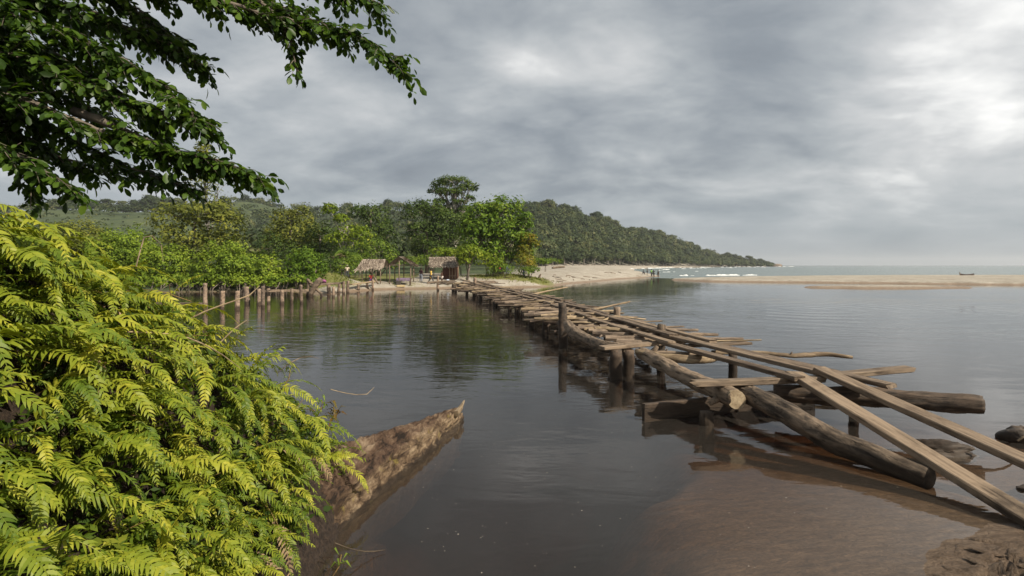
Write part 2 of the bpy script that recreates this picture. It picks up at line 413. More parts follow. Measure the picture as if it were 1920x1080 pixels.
def sand_mat():
    m, t, out = material('ground_sand_and_soil')
    geo = t.n('ShaderNodeNewGeometry')
    pos = geo.outputs['Position']
    cov = t.n('ShaderNodeVertexColor', layer_name='cover')
    at = cov.outputs[0]
    sp = t.n('ShaderNodeSeparateColor', {0: at})
    grass, forest, near = sp.outputs[0], sp.outputs[1], sp.outputs[2]
    z = t.n('ShaderNodeSeparateXYZ', {0: pos}).outputs[2]
    n1 = t.noise(pos, 0.35, 5, 0.6); n2 = t.noise(pos, 2.2, 6, 0.65); n3 = t.noise(pos, 26, 5, 0.7)
    n4 = t.noise(t.mapping(pos, (4, 10, 6), rot=(0, 0, R(-28))), 1.0, 8, 0.72, 0.4)
    dry = t.ramp(t.math('ADD', t.math('MULTIPLY', n1, 0.5), t.math('MULTIPLY', n2, 0.5)), [(0.36, (0.22, 0.185, 0.145)), (0.5, (0.335, 0.30, 0.247)), (0.64, (0.43, 0.39, 0.33))])
    litter = t.smooth(t.noise(pos, 1.3, 7, 0.75), 0.60, 0.72)
    dry = t.mix(t.math('MULTIPLY', litter, 0.55), dry, (0.20, 0.14, 0.085, 1))
    brown = t.ramp(t.math('ADD', t.math('MULTIPLY', n3, 0.45), t.math('MULTIPLY', n4, 0.55)), [(0.40, (0.040, 0.026, 0.017)), (0.5, (0.115, 0.079, 0.053)), (0.60, (0.215, 0.158, 0.110))])
    sand = t.mix(near, dry, brown)
    wetz = t.math('ADD', z, t.math('MULTIPLY', t.math('SUBTRACT', n2, 0.5), 0.12))
    wet = t.smooth(wetz, 0.24, 0.08)  # wet sand margin; its dark tone also paints the sandbar scarp's shadow line
    wet_shade_col = t.mix(near, (0.20, 0.135, 0.085, 1), t.mix(0.4, brown, (0.19, 0.125, 0.074, 1)))
    sand = t.mix(t.math('MULTIPLY', wet, 0.8), sand, wet_shade_col)
    gcol = t.ramp(t.math('ADD', t.math('MULTIPLY', n2, 0.6), t.math('MULTIPLY', n3, 0.4)), [(0.3, (0.075, 0.085, 0.020)), (0.5, (0.14, 0.15, 0.040)), (0.7, (0.27, 0.21, 0.09))])
    gm = t.smooth(t.math('ADD', grass, t.math('MULTIPLY', t.math('SUBTRACT', n2, 0.5), 1.1)), 0.42, 0.58)
    col = t.mix(gm, sand, gcol)
    n5 = t.noise(pos, 0.045, 6, 0.65)
    fcol = t.ramp(t.math('ADD', t.math('MULTIPLY', n5, 0.65), t.math('MULTIPLY', n1, 0.35)), [(0.36, (0.022, 0.036, 0.014)), (0.5, (0.050, 0.070, 0.026)), (0.64, (0.085, 0.102, 0.040))])
    col = t.mix(forest, col, fcol)
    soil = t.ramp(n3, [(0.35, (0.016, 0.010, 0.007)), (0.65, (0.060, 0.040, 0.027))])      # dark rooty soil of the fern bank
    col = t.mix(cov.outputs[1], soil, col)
    clod = t.noise(t.mapping(pos, (4, 11, 7), rot=(0, 0, R(-35))), 1.0, 7, 0.72, 0.5)
    bp = t.n('ShaderNodeBump', {'Strength': 1.0, 'Distance': 0.11, 'Height': t.math('ADD', clod, t.math('MULTIPLY', n3, 0.25))})
    rough = t.math('MULTIPLY_ADD', wet, -0.3, 0.92)
    p = t.n('ShaderNodeBsdfPrincipled', {'Base Color': col, 'Roughness': rough, 'Specular IOR Level': 0.3, 'Normal': bp.outputs[0]})
    t.nt.links.new(p.outputs[0], out.inputs[0])
    return m

M['ground'] = sand_mat()

def build_ground():
    th = np.concatenate([np.radians(np.arange(-56, 52, 0.17)), np.radians(np.arange(52, 304, 4.0))])
    r = [0.4]
    while r[-1] < 3600:
        q = r[-1]
        r.append(q + max(0.06, q * (0.012 if q < 130 else 0.02)))
    r = np.array(r)
    TH, RR = np.meshgrid(th, r, indexing='ij')
    x, y = RR * np.sin(TH), RR * np.cos(TH)
    z = terrain(x, y)
    z = z - sstep(2400, 3500, RR) * 3
    nt, nr = x.shape
    V = np.stack([x, y, z], -1).reshape(-1, 3)
    idx = np.arange(nt * nr).reshape(nt, nr)
    nxt = np.roll(idx, -1, axis=0)
    q = np.stack([idx[:, :-1], nxt[:, :-1], nxt[:, 1:], idx[:, 1:]], -1).reshape(-1, 4)[:, ::-1]
    V = np.concatenate([V, [[0, 0, ground_z(0, 0)]]])
    o = mesh_np('ground', V, [q, np.stack([np.full(nt, nt * nr), idx[:, 0], nxt[:, 0]], -1)[:, ::-1]], M['ground'], True)
    X, Y, Z = V[:, 0], V[:, 1], V[:, 2]
    sf = poly_sd(X, Y, FAR)
    # grass: behind the jetty and around the huts, the tongue under the round tree; forest floor beyond
    g = sstep(2.0, 5.0, sf) * sstep(-9, -14, X) * sstep(120, 60, Y) * sstep(40, 46, Y)
    g = np.maximum(g, np.exp(-((X - 0.0) / 5.5) ** 4 - ((Y - 66.5) / 5.0) ** 4))
    g = np.maximum(g, 0.75 * np.exp(-((X + 19) / 4.0) ** 4 - ((Y - 52) / 3.0) ** 4))
    g = np.maximum(g, 0.46 * np.exp(-((X + 10.5) / 4.2) ** 4 - ((Y - 57.3) / 1.6) ** 4))
    path = np.exp(-((X + 8.6 + (Y - 62) * 0.18) / 2.0) ** 4) * sstep(56, 59, Y) * sstep(96, 84, Y)
    g = g * (1 - 0.9 * path)
    fo = sstep(70, 86, Y) * sstep(4, 12, sf) * sstep(2, -3, X - 0.03 * (Y - 70)) * (1 - path)
    fo = np.maximum(fo, sstep(14, 30, sf) * sstep(150, 210, Y) * sstep(3, 10, Z))
    fo = np.maximum(fo, sstep(3.0, 5.0, Z) * sstep(60, 120, Y))
    fo = np.maximum(fo, sstep(-.6, .6, sf) * sstep(-15.5, -17.5, X) * sstep(38, 42, Y) * (1 - np.exp(-((X + 18.8) / 2.6) ** 4)))
    ne = sstep(30, 14, np.hypot(X, Y))
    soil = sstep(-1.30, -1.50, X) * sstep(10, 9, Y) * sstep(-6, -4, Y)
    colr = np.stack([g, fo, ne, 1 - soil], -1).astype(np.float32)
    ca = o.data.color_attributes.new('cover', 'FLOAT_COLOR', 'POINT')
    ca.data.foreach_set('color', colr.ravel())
    tag(o, 'brown sand, beach and wooded hills round the river mouth', None, None, 'structure')

build_ground()

# ---------------------------------------------------------------- water
def river_mat():
    m, t, out = material('tea_brown_river_water')
    pos = t.n('ShaderNodeNewGeometry').outputs['Position']
    sp = t.n('ShaderNodeSeparateXYZ', {0: pos})
    y = sp.outputs[1]
    a = t.noise(t.mapping(pos, (0.55, 1.25, 1), rot=(0, 0, R(-12))), 1.0, 3, 0.5, 0.6)
    b = t.noise(t.mapping(pos, (2.0, 4.4, 1), rot=(0, 0, R(10))), 1.0, 3, 0.5, 0.4)
    c = t.noise(t.mapping(pos, (7, 12, 1), rot=(0, 0, R(24))), 1.0, 2, 0.5)
    patch = t.smooth(t.noise(t.mapping(pos, (0.10, 0.16, 1)), 1.0, 3, 0.5, 0.5), 0.34, 0.66)
    calm = t.smooth(y, 4.0, 26.0)                       # the shallows by the near bank lie stiller
    rings = t.n('ShaderNodeTexWave', {'Scale': 0.20, 'Distortion': 1.2, 'Detail': 2.0, 'Detail Scale': 0.6}, wave_type='RINGS', rings_direction='Z')
    t.nt.links.new(t.mapping(pos, loc=(-16.5, -30, 0)), rings.inputs['Vector'])
    rx = t.n('ShaderNodeVectorMath', {0: pos, 1: (16.5, 30, 0)}, operation='DISTANCE').outputs['Value']
    rfall = t.smooth(rx, 17.0, 5.0)
    h = t.math('MULTIPLY', a, 0.026)
    h = t.math('ADD', h, t.math('MULTIPLY', b, t.math('MULTIPLY_ADD', patch, 0.012, 0.0025)))
    h = t.math('ADD', h, t.math('MULTIPLY', c, t.math('MULTIPLY_ADD', patch, 0.0016, 0.0003)))
    h = t.math('MULTIPLY', h, t.math('MULTIPLY_ADD', calm, 0.75, 0.25))
    h = t.math('MULTIPLY', h, t.math('MULTIPLY_ADD', t.smooth(y, 24.0, 52.0), -0.72, 1.0))      # lee of the far bank
    h = t.math('ADD', h, t.math('MULTIPLY', t.math('MULTIPLY', rings.outputs['Fac'], rfall), 0.010))
    bp = t.n('ShaderNodeBump', {'Strength': 1.0, 'Distance': 1.0, 'Height': h})
    back = t.n('ShaderNodeNewGeometry').outputs['Backfacing']
    ior = t.math('MULTIPLY_ADD', back, 1 / 1.33 - 1.33, 1.33)           # no total reflection for light that leaves the thin surface
    fr = t.n('ShaderNodeFresnel', {'IOR': ior, 'Normal': bp.outputs[0]})
    gl = t.n('ShaderNodeBsdfGlossy', {'Color': (1, 1, 1, 1), 'Roughness': 0.012, 'Normal': bp.outputs[0]})
    tr = t.n('ShaderNodeBsdfTransparent', {'Color': (0.95, 0.91, 0.85, 1)})
    # thin silt in the water itself
    silt = t.n('ShaderNodeBsdfDiffuse', {'Color': (0.135, 0.120, 0.104, 1)})
    mx0 = t.n('ShaderNodeMixShader', {0: 0.13})
    t.nt.links.new(tr.outputs[0], mx0.inputs[1]); t.nt.links.new(silt.outputs[0], mx0.inputs[2])
    mx = t.n('ShaderNodeMixShader', {0: fr.outputs[0]})
    t.nt.links.new(mx0.outputs[0], mx.inputs[1]); t.nt.links.new(gl.outputs[0], mx.inputs[2])
    t.nt.links.new(mx.outputs[0], out.inputs[0])
    ab = t.n('ShaderNodeVolumeAbsorption', {'Color': (0.62, 0.44, 0.24, 1), 'Density': 1.5})
    t.nt.links.new(ab.outputs[0], out.inputs[1])
    return m

def sea_mat():
    m, t, out = material('grey_green_sea_water')
    pos = t.n('ShaderNodeNewGeometry').outputs['Position']
    a = t.noise(t.mapping(pos, (0.05, 0.22, 1), rot=(0, 0, R(-8))), 1.0, 6, 0.6, 0.5)
    b = t.noise(t.mapping(pos, (0.5, 1.2, 1)), 1.0, 4, 0.55, 0.3)
    h = t.math('ADD', t.math('MULTIPLY', a, 0.9), t.math('MULTIPLY', b, 0.16))
    bp = t.n('ShaderNodeBump', {'Strength': 1.0, 'Distance': 1.0, 'Height': h})
    col = t.mix(a, (0.085, 0.115, 0.110, 1), (0.19, 0.225, 0.21, 1))
    p = t.n('ShaderNodeBsdfPrincipled', {'Base Color': col, 'Roughness': 0.22, 'IOR': 1.33, 'Normal': bp.outputs[0]})
    t.nt.links.new(p.outputs[0], out.inputs[0])
    return m

def build_water():
    edge = [(320, 88), (140, 88), (60, 90), (33, 97), (20, 110)]
    xs = [-300, 20, 33, 60, 140, 320]; ys = [110, 110, 97, 90, 88, 88]
    mb = MB()
    V = [(x, -60, 0.0) for x in xs] + [(x, y, 0.0) for x, y in zip(xs, ys)]
    V += [(x, y, -4.0) for x, y, _ in V]
    F4 = [(i, i + 1, i + 7, i + 6) for i in range(5)] + [(12 + i + 6, 12 + i + 7, 12 + i + 1, 12 + i) for i in range(5)]
    F4 += [(i + 1, i, i + 12, i + 13) for i in range(5)] + [(i + 6, i + 7, i + 19, i + 18) for i in range(5)] + [(0, 6, 18, 12), (11, 5, 17, 23)]
    mb.add(V, F4)
    tag(mb.build('river_water', river_mat()), 'calm tea brown river water under the plank bridge', None, None, 'structure')
    sea = edge[::-1] + [(7000, 88), (7000, 7000), (-3000, 7000), (-3000, 700), (20, 300)]
    mb = MB(); mb.add([(x, y, -0.01) for x, y in sea], [tuple(range(len(sea)))])
    o = mb.build('sea_water', sea_mat())
    if o.data.polygons[0].normal.z < 0: o.data.flip_normals()
    tag(o, 'grey green sea beyond the sandbar', None, None, 'structure')
    # breaking surf: low ragged ridges of foam
    m, t, out = material('white_surf_foam')
    nz = t.noise(t.n('ShaderNodeNewGeometry').outputs['Position'], 1.2, 5, 0.7)
    p = t.n('ShaderNodeBsdfPrincipled', {'Base Color': t.ramp(nz, [(0.3, (0.42, 0.45, 0.45)), (0.6, (0.74, 0.75, 0.74))]), 'Roughness': 0.7})
    t.nt.links.new(p.outputs[0], out.inputs[0])
    rng = np.random.default_rng(5)
    def surf(pts, w, hgt, gap):
        pts = np.asarray(pts, float)
        s = np.concatenate([[0], np.cumsum(np.linalg.norm(np.diff(pts, axis=0), axis=1))])
        k = int(s[-1] / (w * 0.35)) + 2
        ss = np.linspace(0, s[-1], k)
        P = np.stack([np.interp(ss, s, pts[:, 0]), np.interp(ss, s, pts[:, 1])], 1)
        nn = fbm(ss / (w * 6), ss * 0, 60, 4) * 2.2 + 0.5
        hh = np.clip((nn - gap) * 2.2, 0, 1) * hgt * (0.7 + 0.6 * rng.random(k))
        off = fbm(ss / (w * 9), ss * 0 + 3, 61, 3) * w * 2.5
        d = np.gradient(P, axis=0); d /= np.linalg.norm(d, axis=1)[:, None]
        nrm = np.stack([-d[:, 1], d[:, 0]], 1)
        prof = [(-1.0, -0.05), (-0.45, 0.55), (0.0, 1.0), (0.35, 0.5), (1.0, -0.05)]
        V = []
        for i in range(k):
            for (u, hz) in prof:
                q = P[i] + nrm[i] * (off[i] + u * w * (0.5 + hh[i] / hgt))
                V.append((q[0], q[1], -0.02 + hz * hh[i] + (0 if hh[i] > 0.02 else -0.06)))
        q = np.array([(i * 5 + j, i * 5 + j + 1, i * 5 + j + 6, i * 5 + j + 5) for i in range(k - 1) for j in range(4)])
        return np.array(V), q
    allv, allq, nv = [], [], 0
    for args in (([(31, 122), (36, 124), (46, 127), (60, 131)], 0.4, 0.30, 0.50), ([(42, 172), (55, 190), (75, 214)], 0.4, 0.15, 0.72),
                 ([(50, 240), (74, 330), (140, 470), (270, 660), (390, 800), (470, 860)], 1.2, 0.5, 0.40), ([(62, 235), (95, 320), (170, 450), (300, 620)], 1.0, 0.3, 0.68)):
        v, q = surf(*args)
        allv.append(v); allq.append(q + nv); nv += len(v)
    o = mesh_np('surf_foam', np.concatenate(allv), np.concatenate(allq), m, True)
    tag(o, 'white surf breaking along the beach', None, None, 'structure')

build_water()
# ---------------------------------------------------------------- timber pieces
rngT = np.random.default_rng(11)

def frame_from(p0, p1, roll=0.0):
    """matrix whose X axis runs from p0 to p1, origin in the middle"""
    p0, p1 = Vector(p0), Vector(p1)
    x = (p1 - p0).normalized()
    up = Vector((0, 0, 1)) if abs(x.z) < 0.95 else Vector((0, 1, 0))
    y = up.cross(x).normalized(); z = x.cross(y)
    m = Matrix((x, y, z)).transposed().to_4x4()
    m = m @ Matrix.Rotation(roll, 4, 'X')
    m.translation = (p0 + p1) / 2
    return m, (p1 - p0).length

def plank(name, p0, p1, w, th, mat, label, cat='plank', group=None, roll=0.0, ragged=0.02, sag=0.0, wob=0.006, taper=0.0):
    """a sawn board with worn arrises, p0-p1 along the middle of its TOP face"""
    mw, L = frame_from(p0, p1, roll)
    n = max(6, int(L / 0.35))
    mb = MB()
    c = min(0.012, th * 0.25)
    prof = [(-.5, -c), (-.5 + c / w, 0), (.5 - c / w, 0), (.5, -c), (.5, -th + c), (.5 - c / w, -th), (-.5 + c / w, -th), (-.5, -th + c)]
    V = []
    off = rngT.uniform(0, 50)
    for i in range(n + 1):
        t = i / n
        x = (t - .5) * L
        ww = w * (1 - taper * t)
        oy = wob * 2 * fbm(t * L * .8 + off, 0 * t, 70, 2); oz = wob * 2 * fbm(t * L * .8 + off, 3.3, 71, 2) - sag * (1 - (2 * t - 1) ** 2)
        for k, (py, pz) in enumerate(prof):
            e = (rngT.uniform(-1, 1) * ragged) if i in (0, n) else 0
            V.append((x + e, py * ww + oy + rngT.uniform(-.5, .5) * wob * .6, pz + oz + rngT.uniform(-.5, .5) * wob * .6))
    fs = [(i * 8 + k, (i + 1) * 8 + k, (i + 1) * 8 + (k + 1) % 8, i * 8 + (k + 1) % 8) for i in range(n) for k in range(8)]
    fs += [tuple(range(8)), tuple(n * 8 + k for k in range(7, -1, -1))]
    mb.add(V, fs)
    o = obj(name, mb.mesh(name, mat), mw=mw)
    return tag(o, label, cat, group)

def pole(name, pts, rad, mat, label, cat, group=None, seg=9, lump=0.10, cut=False, stubs=0, parent=None):
    """a round piece of wood through the given points; local X runs from first to last"""
    pts = [Vector(p) for p in pts]
    mw, L = frame_from(pts[0], pts[-1])
    inv = mw.inverted()
    q = np.array([inv @ p for p in pts])
    # resample smoothly
    s = np.concatenate([[0], np.cumsum(np.linalg.norm(np.diff(q, axis=0), axis=1))])
    n = max(5, min(40, int(s[-1] / max(0.12, np.max(rad) * 0.9))))
    ss = np.linspace(0, s[-1], n + 1)
    if len(q) > 2:
        cs = []
        for k in range(3):
            m_ = np.gradient(q[:, k], s)
            j = np.clip(np.searchsorted(s, ss, 'right') - 1, 0, len(s) - 2)
            h = s[j + 1] - s[j]; u = (ss - s[j]) / h
            cs.append((2 * u**3 - 3 * u**2 + 1) * q[j, k] + (u**3 - 2 * u**2 + u) * h * m_[j] + (-2 * u**3 + 3 * u**2) * q[j + 1, k] + (u**3 - u**2) * h * m_[j + 1])
        Q = np.stack(cs, 1)
    else:
        Q = np.stack([np.interp(ss, s, q[:, k]) for k in range(3)], 1)
    rr = np.interp(ss, s, np.broadcast_to(np.asarray(rad, float), (len(q),)))
    rr = rr * (1 + lump * 1.6 * fbm(ss * 2.2 + rngT.uniform(0, 50), ss * 0, 80, 3))
    Q[1:-1, 1:] += (rngT.random((n - 1, 2)) - .5) * rr[1:-1, None] * 0.22
    mb = MB()
    if seg >= 12:                                       # a big log: bark ridges, checks and knobs in the surface itself
        n2 = min(130, max(24, int(s[-1] / .045))); sg2 = 30
        u2 = np.linspace(0, 1, n2)
        Q2 = np.stack([np.interp(u2, np.linspace(0, 1, n + 1), Q[:, k]) for k in range(3)], 1)
        for _ in range(4): Q2[1:-1] = (Q2[:-2] + 2 * Q2[1:-1] + Q2[2:]) / 4
        r2 = np.interp(u2, np.linspace(0, 1, n + 1), rr)
        mb.tube(Q2, r2, sg2, None, 0)
        vv = mb.v[0]; ring = vv[:n2 * sg2].reshape(n2, sg2, 3)
        th = np.arange(sg2) / sg2 * math.tau; TT, UU = np.meshgrid(th, u2 * s[-1]); so = rngT.uniform(0, 90)
        cx_, sx_ = np.cos(TT), np.sin(TT)
        dsp = fbm(cx_ * 1.6 + so + UU * 2.6, sx_ * 1.6 + UU * 1.7, 201, 3) * .34 + fbm(cx_ * 5 + so, sx_ * 5 + UU * 1.6, 203, 3) * .20
        dsp -= .16 * np.clip(1 - np.abs(fbm(cx_ * 4 + so + 9, sx_ * 4 + UU * .7, 205, 3)) * 14, 0, 1)
        ring += (ring - Q2[:, None]) * dsp[:, :, None]
    else:
        mb.tube(Q, rr, seg, rngT, lump)
    for k in range(stubs):
        i = rngT.integers(1, n)
        a = rngT.uniform(0, 6.28)
        d = np.array([rngT.uniform(-.6, .6), math.cos(a), math.sin(a)])
        mb.tube([Q[i], Q[i] + d * rr[i] * 1.3, Q[i] + d * rr[i] * 2.0], [rr[i] * .5, rr[i] * .38, rr[i] * .25], 6, rngT, 0.1)
    o = obj(name, mb.mesh(name, mat, seg > 7), mw=mw)
    if parent is None: tag(o, label, cat, group)
    return o

def cut_disc(parent, centre, direction, rad):
    """the pale sawn end of a log, a part of it"""
    mb = MB()
    d = Vector(direction).normalized()
    up = Vector((0, 0, 1)); a = d.cross(up).normalized(); b = a.cross(d)
    V = [centre]
    V += [Vector(centre) + (a * math.cos(k * math.tau / 14) + b * math.sin(k * math.tau / 14)) * rad * (1 + .05 * math.sin(2 * k * math.tau / 14)) + d * (0.003 * math.sin(k * 2.2)) for k in range(14)]
    V += [v - d * 0.05 for v in V[1:]]
    mb.add(V, [(0, 1 + k, 1 + (k + 1) % 14) for k in range(14)] + [(1 + k, 15 + k, 15 + (k + 1) % 14, 1 + (k + 1) % 14) for k in range(14)])
    o = mb.build('sawn_end', M['cut'])
    o.parent = parent; o.matrix_parent_inverse = parent.matrix_world.inverted() if False else Matrix()
    o.matrix_basis = mw_inv(parent)
    return o

def mw_inv(o):
    return o.matrix_basis.inverted()

# ---------------------------------------------------------------- the plank bridge
DZ = 0.80                                    # height of the walkway
LP = [(4.45, 8.30), (3.68, 10.8), (3.45, 11.7), (2.68, 15.7), (2.08, 21.25), (0.42, 30.4), (-1.1, 37.4), (-5.1, 53.0)]
MP = [(5.10, 8.60), (3.98, 12.2), (3.75, 13.2), (2.87, 20.0), (2.24, 23.6), (0.80, 31.0), (-0.5, 37.4), (-3.6, 50.0)]
def path_at(path, y):
    ys = [p[1] for p in path]; xs = [p[0] for p in path]
    return float(np.interp(y, ys, xs))
def walk(path, y0, y1, dx=0.0, dz0=0.0, dz1=0.0):
    return (path_at(path, y0) + dx, y0, DZ + dz0), (path_at(path, y1) + dx, y1, DZ + dz1)

G = 'planks of the walkway'
plank('walkway_plank', *walk(LP, 8.25, 12.0, 0, -.02, .0), .215, .075, M['plank'], 'plank of the single track that meets the ramp plank rising from the sand', 'plank', G)
plank('walkway_plank', *walk(LP, 11.6, 17.6, 0, .045, .0), .20, .065, M['plank'], 'single track plank passing the tall dark post', 'plank', G)
plank('walkway_plank', *walk(LP, 17.3, 23.4, 0, .06, .02), .21, .06, M['plank'], 'single track plank just beyond the tall dark post', 'plank', G)
plank('walkway_plank', *walk(LP, 23.0, 30.6, 0, .07, .02), .20, .06, M['plank'], 'single track plank over the middle of the stick tangle', 'plank', G)
plank('walkway_plank', *walk(LP, 30.2, 37.9, 0, .07, .03), .20, .06, M['plank'], 'single track plank in the distant half of the bridge', 'plank', G)
plank('walkway_plank', *walk(LP, 37.4, 45.0, 0, .09, .12), .20, .06, M['plank'], 'single track plank before the short far post', 'plank', G)
plank('walkway_plank', *walk(LP, 44.6, 53.0, 0, .18, .32), .20, .06, M['plank'], 'last single track plank, landing on the village beach', 'plank', G)
plank('walkway_plank', *walk(MP, 8.55, 13.1, 0, -.02, .02), .25, .075, M['plank'], 'broad middle plank whose end lies beside the upper ramp plank', 'plank', G)
plank('walkway_plank', *walk(MP, 12.7, 20.4, 0, .055, .02), .24, .065, M['plank'], 'middle plank of the double track behind the tall dark post', 'plank', G)
plank('walkway_plank', *walk(MP, 20.0, 27.0, 0, .075, .02), .23, .06, M['plank'], 'middle plank of the double track over the tangled sticks', 'plank', G)
plank('walkway_plank', *walk(MP, 26.6, 34.0, 0, .075, .03), .23, .06, M['plank'], 'middle plank halfway over the river', 'plank', G)
plank('walkway_plank', *walk(MP, 33.6, 41.5, 0, .08, .06), .23, .06, M['plank'], 'middle plank past halfway over the river', 'plank', G)
plank('walkway_plank', *walk(MP, 41.0, 50.5, 0, .13, .30), .23, .06, M['plank'], 'middle plank that comes down on the village beach', 'plank', G)
plank('walkway_plank', (5.52, 7.75, .775), (4.30, 12.0, .80), .20, .07, M['plank'], 'outer plank with a sawn end resting on the stubby cross board', 'plank', G)
plank('walkway_plank', (4.42, 11.7, .86), (3.40, 17.9, .82), .19, .06, M['plank'], 'outer plank alongside the open lagoon, past the yellow peeled branch', 'plank', G)
plank('walkway_plank', (3.28, 18.4, .85), (2.50, 25.0, .82), .19, .06, M['board'], 'outer plank beside the short sawn post stub', 'plank', G)
plank('walkway_plank', (2.42, 25.4, .86), (0.60, 33.8, .84), .18, .06, M['board'], 'thin outer plank in the distant half of the double track', 'plank', G)
# ramps down to the sand
plank('ramp_plank', (4.52, 8.55, .80), (4.985, 4.72, .045), .265, .085, M['plank'], 'long ramp plank running down to the wet brown sand', 'ramp plank', 'ramp planks', ragged=.05, taper=.0)
plank('ramp_plank', (5.03, 8.72, .835), (5.82, 4.55, .22), .25, .085, M['plank'], 'upper ramp plank rising over the dark boulder', 'ramp plank', 'ramp planks', ragged=.03)

# cross boards and beams at the near end
plank('cross_board', (2.78, 8.32, .700), (5.00, 8.62, .705), .20, .095, M['board'], 'cross board with a splintered pale end above the sawn log', 'board', ragged=.07, roll=R(-4))
plank('cross_beam', (2.12, 8.60, .265), (5.50, 9.75, .27), .09, .30, M['darkwood'], 'dark wet beam lying in the water beneath the cross board', 'beam', ragged=.012)
plank('cross_board', (5.35, 8.75, .735), (6.72, 9.02, .79), .20, .085, M['board'], 'stubby cross board poking out over the lagoon', 'board', ragged=.05)
plank('cross_board', (1.97, 11.72, .715), (4.2, 12.75, .735), .27, .075, M['plank'], 'pale cross board with a square end over the dark block posts', 'board', ragged=.012)
plank('cross_board', (3.9, 12.0, .715), (5.45, 12.25, .74), .20, .06, M['board'], 'short cross board showing beyond the outer plank, over open water', 'board', ragged=.03)
o = pole('squared_log', [(4.3, 8.75, .40), (5.5, 8.25, .46), (6.72, 7.62, .50)], [.15, .15, .125], M['darkwood'], 'thick dark squared log jutting out over the lagoon', 'log', seg=12, lump=.06)
o = pole('support_log', [(2.80, 11.5, .60), (3.05, 10.0, .53), (3.30, 8.75, .48), (3.41, 8.12, .455)], [.135, .14, .15, .145], M['bark'], 'grey barked log with a pale sawn end under the cross board', 'log', seg=14, lump=.05, stubs=3)
cut_disc(o, Vector((3.413, 8.10, .455)), Vector((.10, -1, -.04)), .148)
o = pole('support_log', [(3.62, 8.65, .50), (3.78, 8.05, .45), (3.95, 7.4, .36), (4.13, 7.0, .22), (4.42, 6.5, .15), (4.68, 5.98, .10)], [.14, .150, .160, .150, .150, .125], M['bark'],
         'massive crooked log sloping from the bridge into the shallows', 'log', seg=16, lump=.10, stubs=0)
pole('support_log', [(1.62, 15.55, .78), (1.70, 14.6, .66), (1.95, 13.6, .60), (2.16, 12.5, .62), (2.60, 11.95, .60)], [.13, .165, .13, .13, .13], M['bark'], 'bent knobbly log leaning against the tall dark post', 'log', seg=12, lump=.08, stubs=3)
pole('branch', [(4.35, 11.6, .60), (5.4, 11.75, .57), (6.1, 11.5, .545), (6.8, 11.55, .57), (7.25, 11.35, .53)], [.045, .05, .05, .045, .035], M['palestick'], 'crooked branch with green shoots reaching out over the lagoon', 'branch', lump=.12, stubs=3)
pole('branch', [(2.62, 11.3, .68), (3.2, 10.9, .61), (3.9, 10.75, .60), (4.25, 11.0, .60)], [.06, .085, .085, .06], M['palestick'], 'thick yellow peeled branch lying beside the grey barked log', 'branch', lump=.1)

# ---- posts
def post(x, y, top, r, label, bottom=None, cat='post', group=None, lean=(0, 0), mat='post', name='bridge_post', seg=10):
    b = bottom if bottom is not None else ground_z(x, y) - .15
    return pole(name, [(x - lean[0], y - lean[1], b), (x - lean[0] * .4, y - lean[1] * .4, b + (top - b) * .6), (x, y, top)], [r * 1.02, r, r * .95], M[mat], label, cat, group, seg=seg, lump=.06)

post(1.52, 16.1, 1.36, .135, 'tall dark round post standing alone beside the plank track', mat='darkpost', lean=(-.06, 0))
GP_ = 'posts carrying the bridge'
post(2.28, 11.75, .63, .15, 'stout black block post under the end of the pale cross board', group=GP_, mat='darkpost')
post(2.62, 11.95, .60, .13, 'black post close behind the stout block post', group=GP_, mat='darkpost')
post(4.72, 11.4, .62, .09, 'thin dark post under the tracks by the yellow peeled branch', group=GP_, mat='darkpost')
post(5.90, 9.2, .62, .075, 'dark post beneath the stubby cross board', group=GP_, mat='darkpost')
post(3.05, 8.35, .20, .11, 'low broken post stub at the water beneath the sawn log', group=GP_, mat='bark')
post(3.72, 18.9, 1.02, .12, 'short sawn post stub rising above the sticks by open water', group=GP_, mat='stick')
post(3.85, 13.7, .98, .11, 'pointed post stub leaning by the outer plank', group=GP_, mat='bark', lean=(.1, .05))
post(-3.15, 45.5, 1.45, .13, 'tallest of the far posts, standing beside the single track', group=GP_, mat='post')
post(-7.3, 52.5, 1.45, .12, 'stout post at the village end of the bridge', group=GP_, mat='post')
post(0.55, 27.5, 1.05, .035, 'thin upright stake leaning on the single track', group=GP_, mat='stick', lean=(.12, .0))
k = 0
for y in np.arange(19.5, 53, 3.3) + rngT.uniform(-.6, .6, 11):
    for side, w in ((-1, 1.2), (1, 1.15)):
        x = path_at(LP, y) + .3 + side * (w + rngT.uniform(-.25, .15))
        yy = y + rngT.uniform(-.5, .5)
        if ground_z(x, yy) > .5: continue
        where = 'the tall dark post' if y < 25 else ('the middle of the river' if y < 39 else 'the village beach')
        face = 'jetty side' if side < 0 else 'lagoon side'
        post(x, yy, rngT.uniform(.45, .68), rngT.uniform(.09, .15), 'dark wet post under the stick decking near %s, %s' % (where, face), group='posts under the stick decking', mat='darkpost')

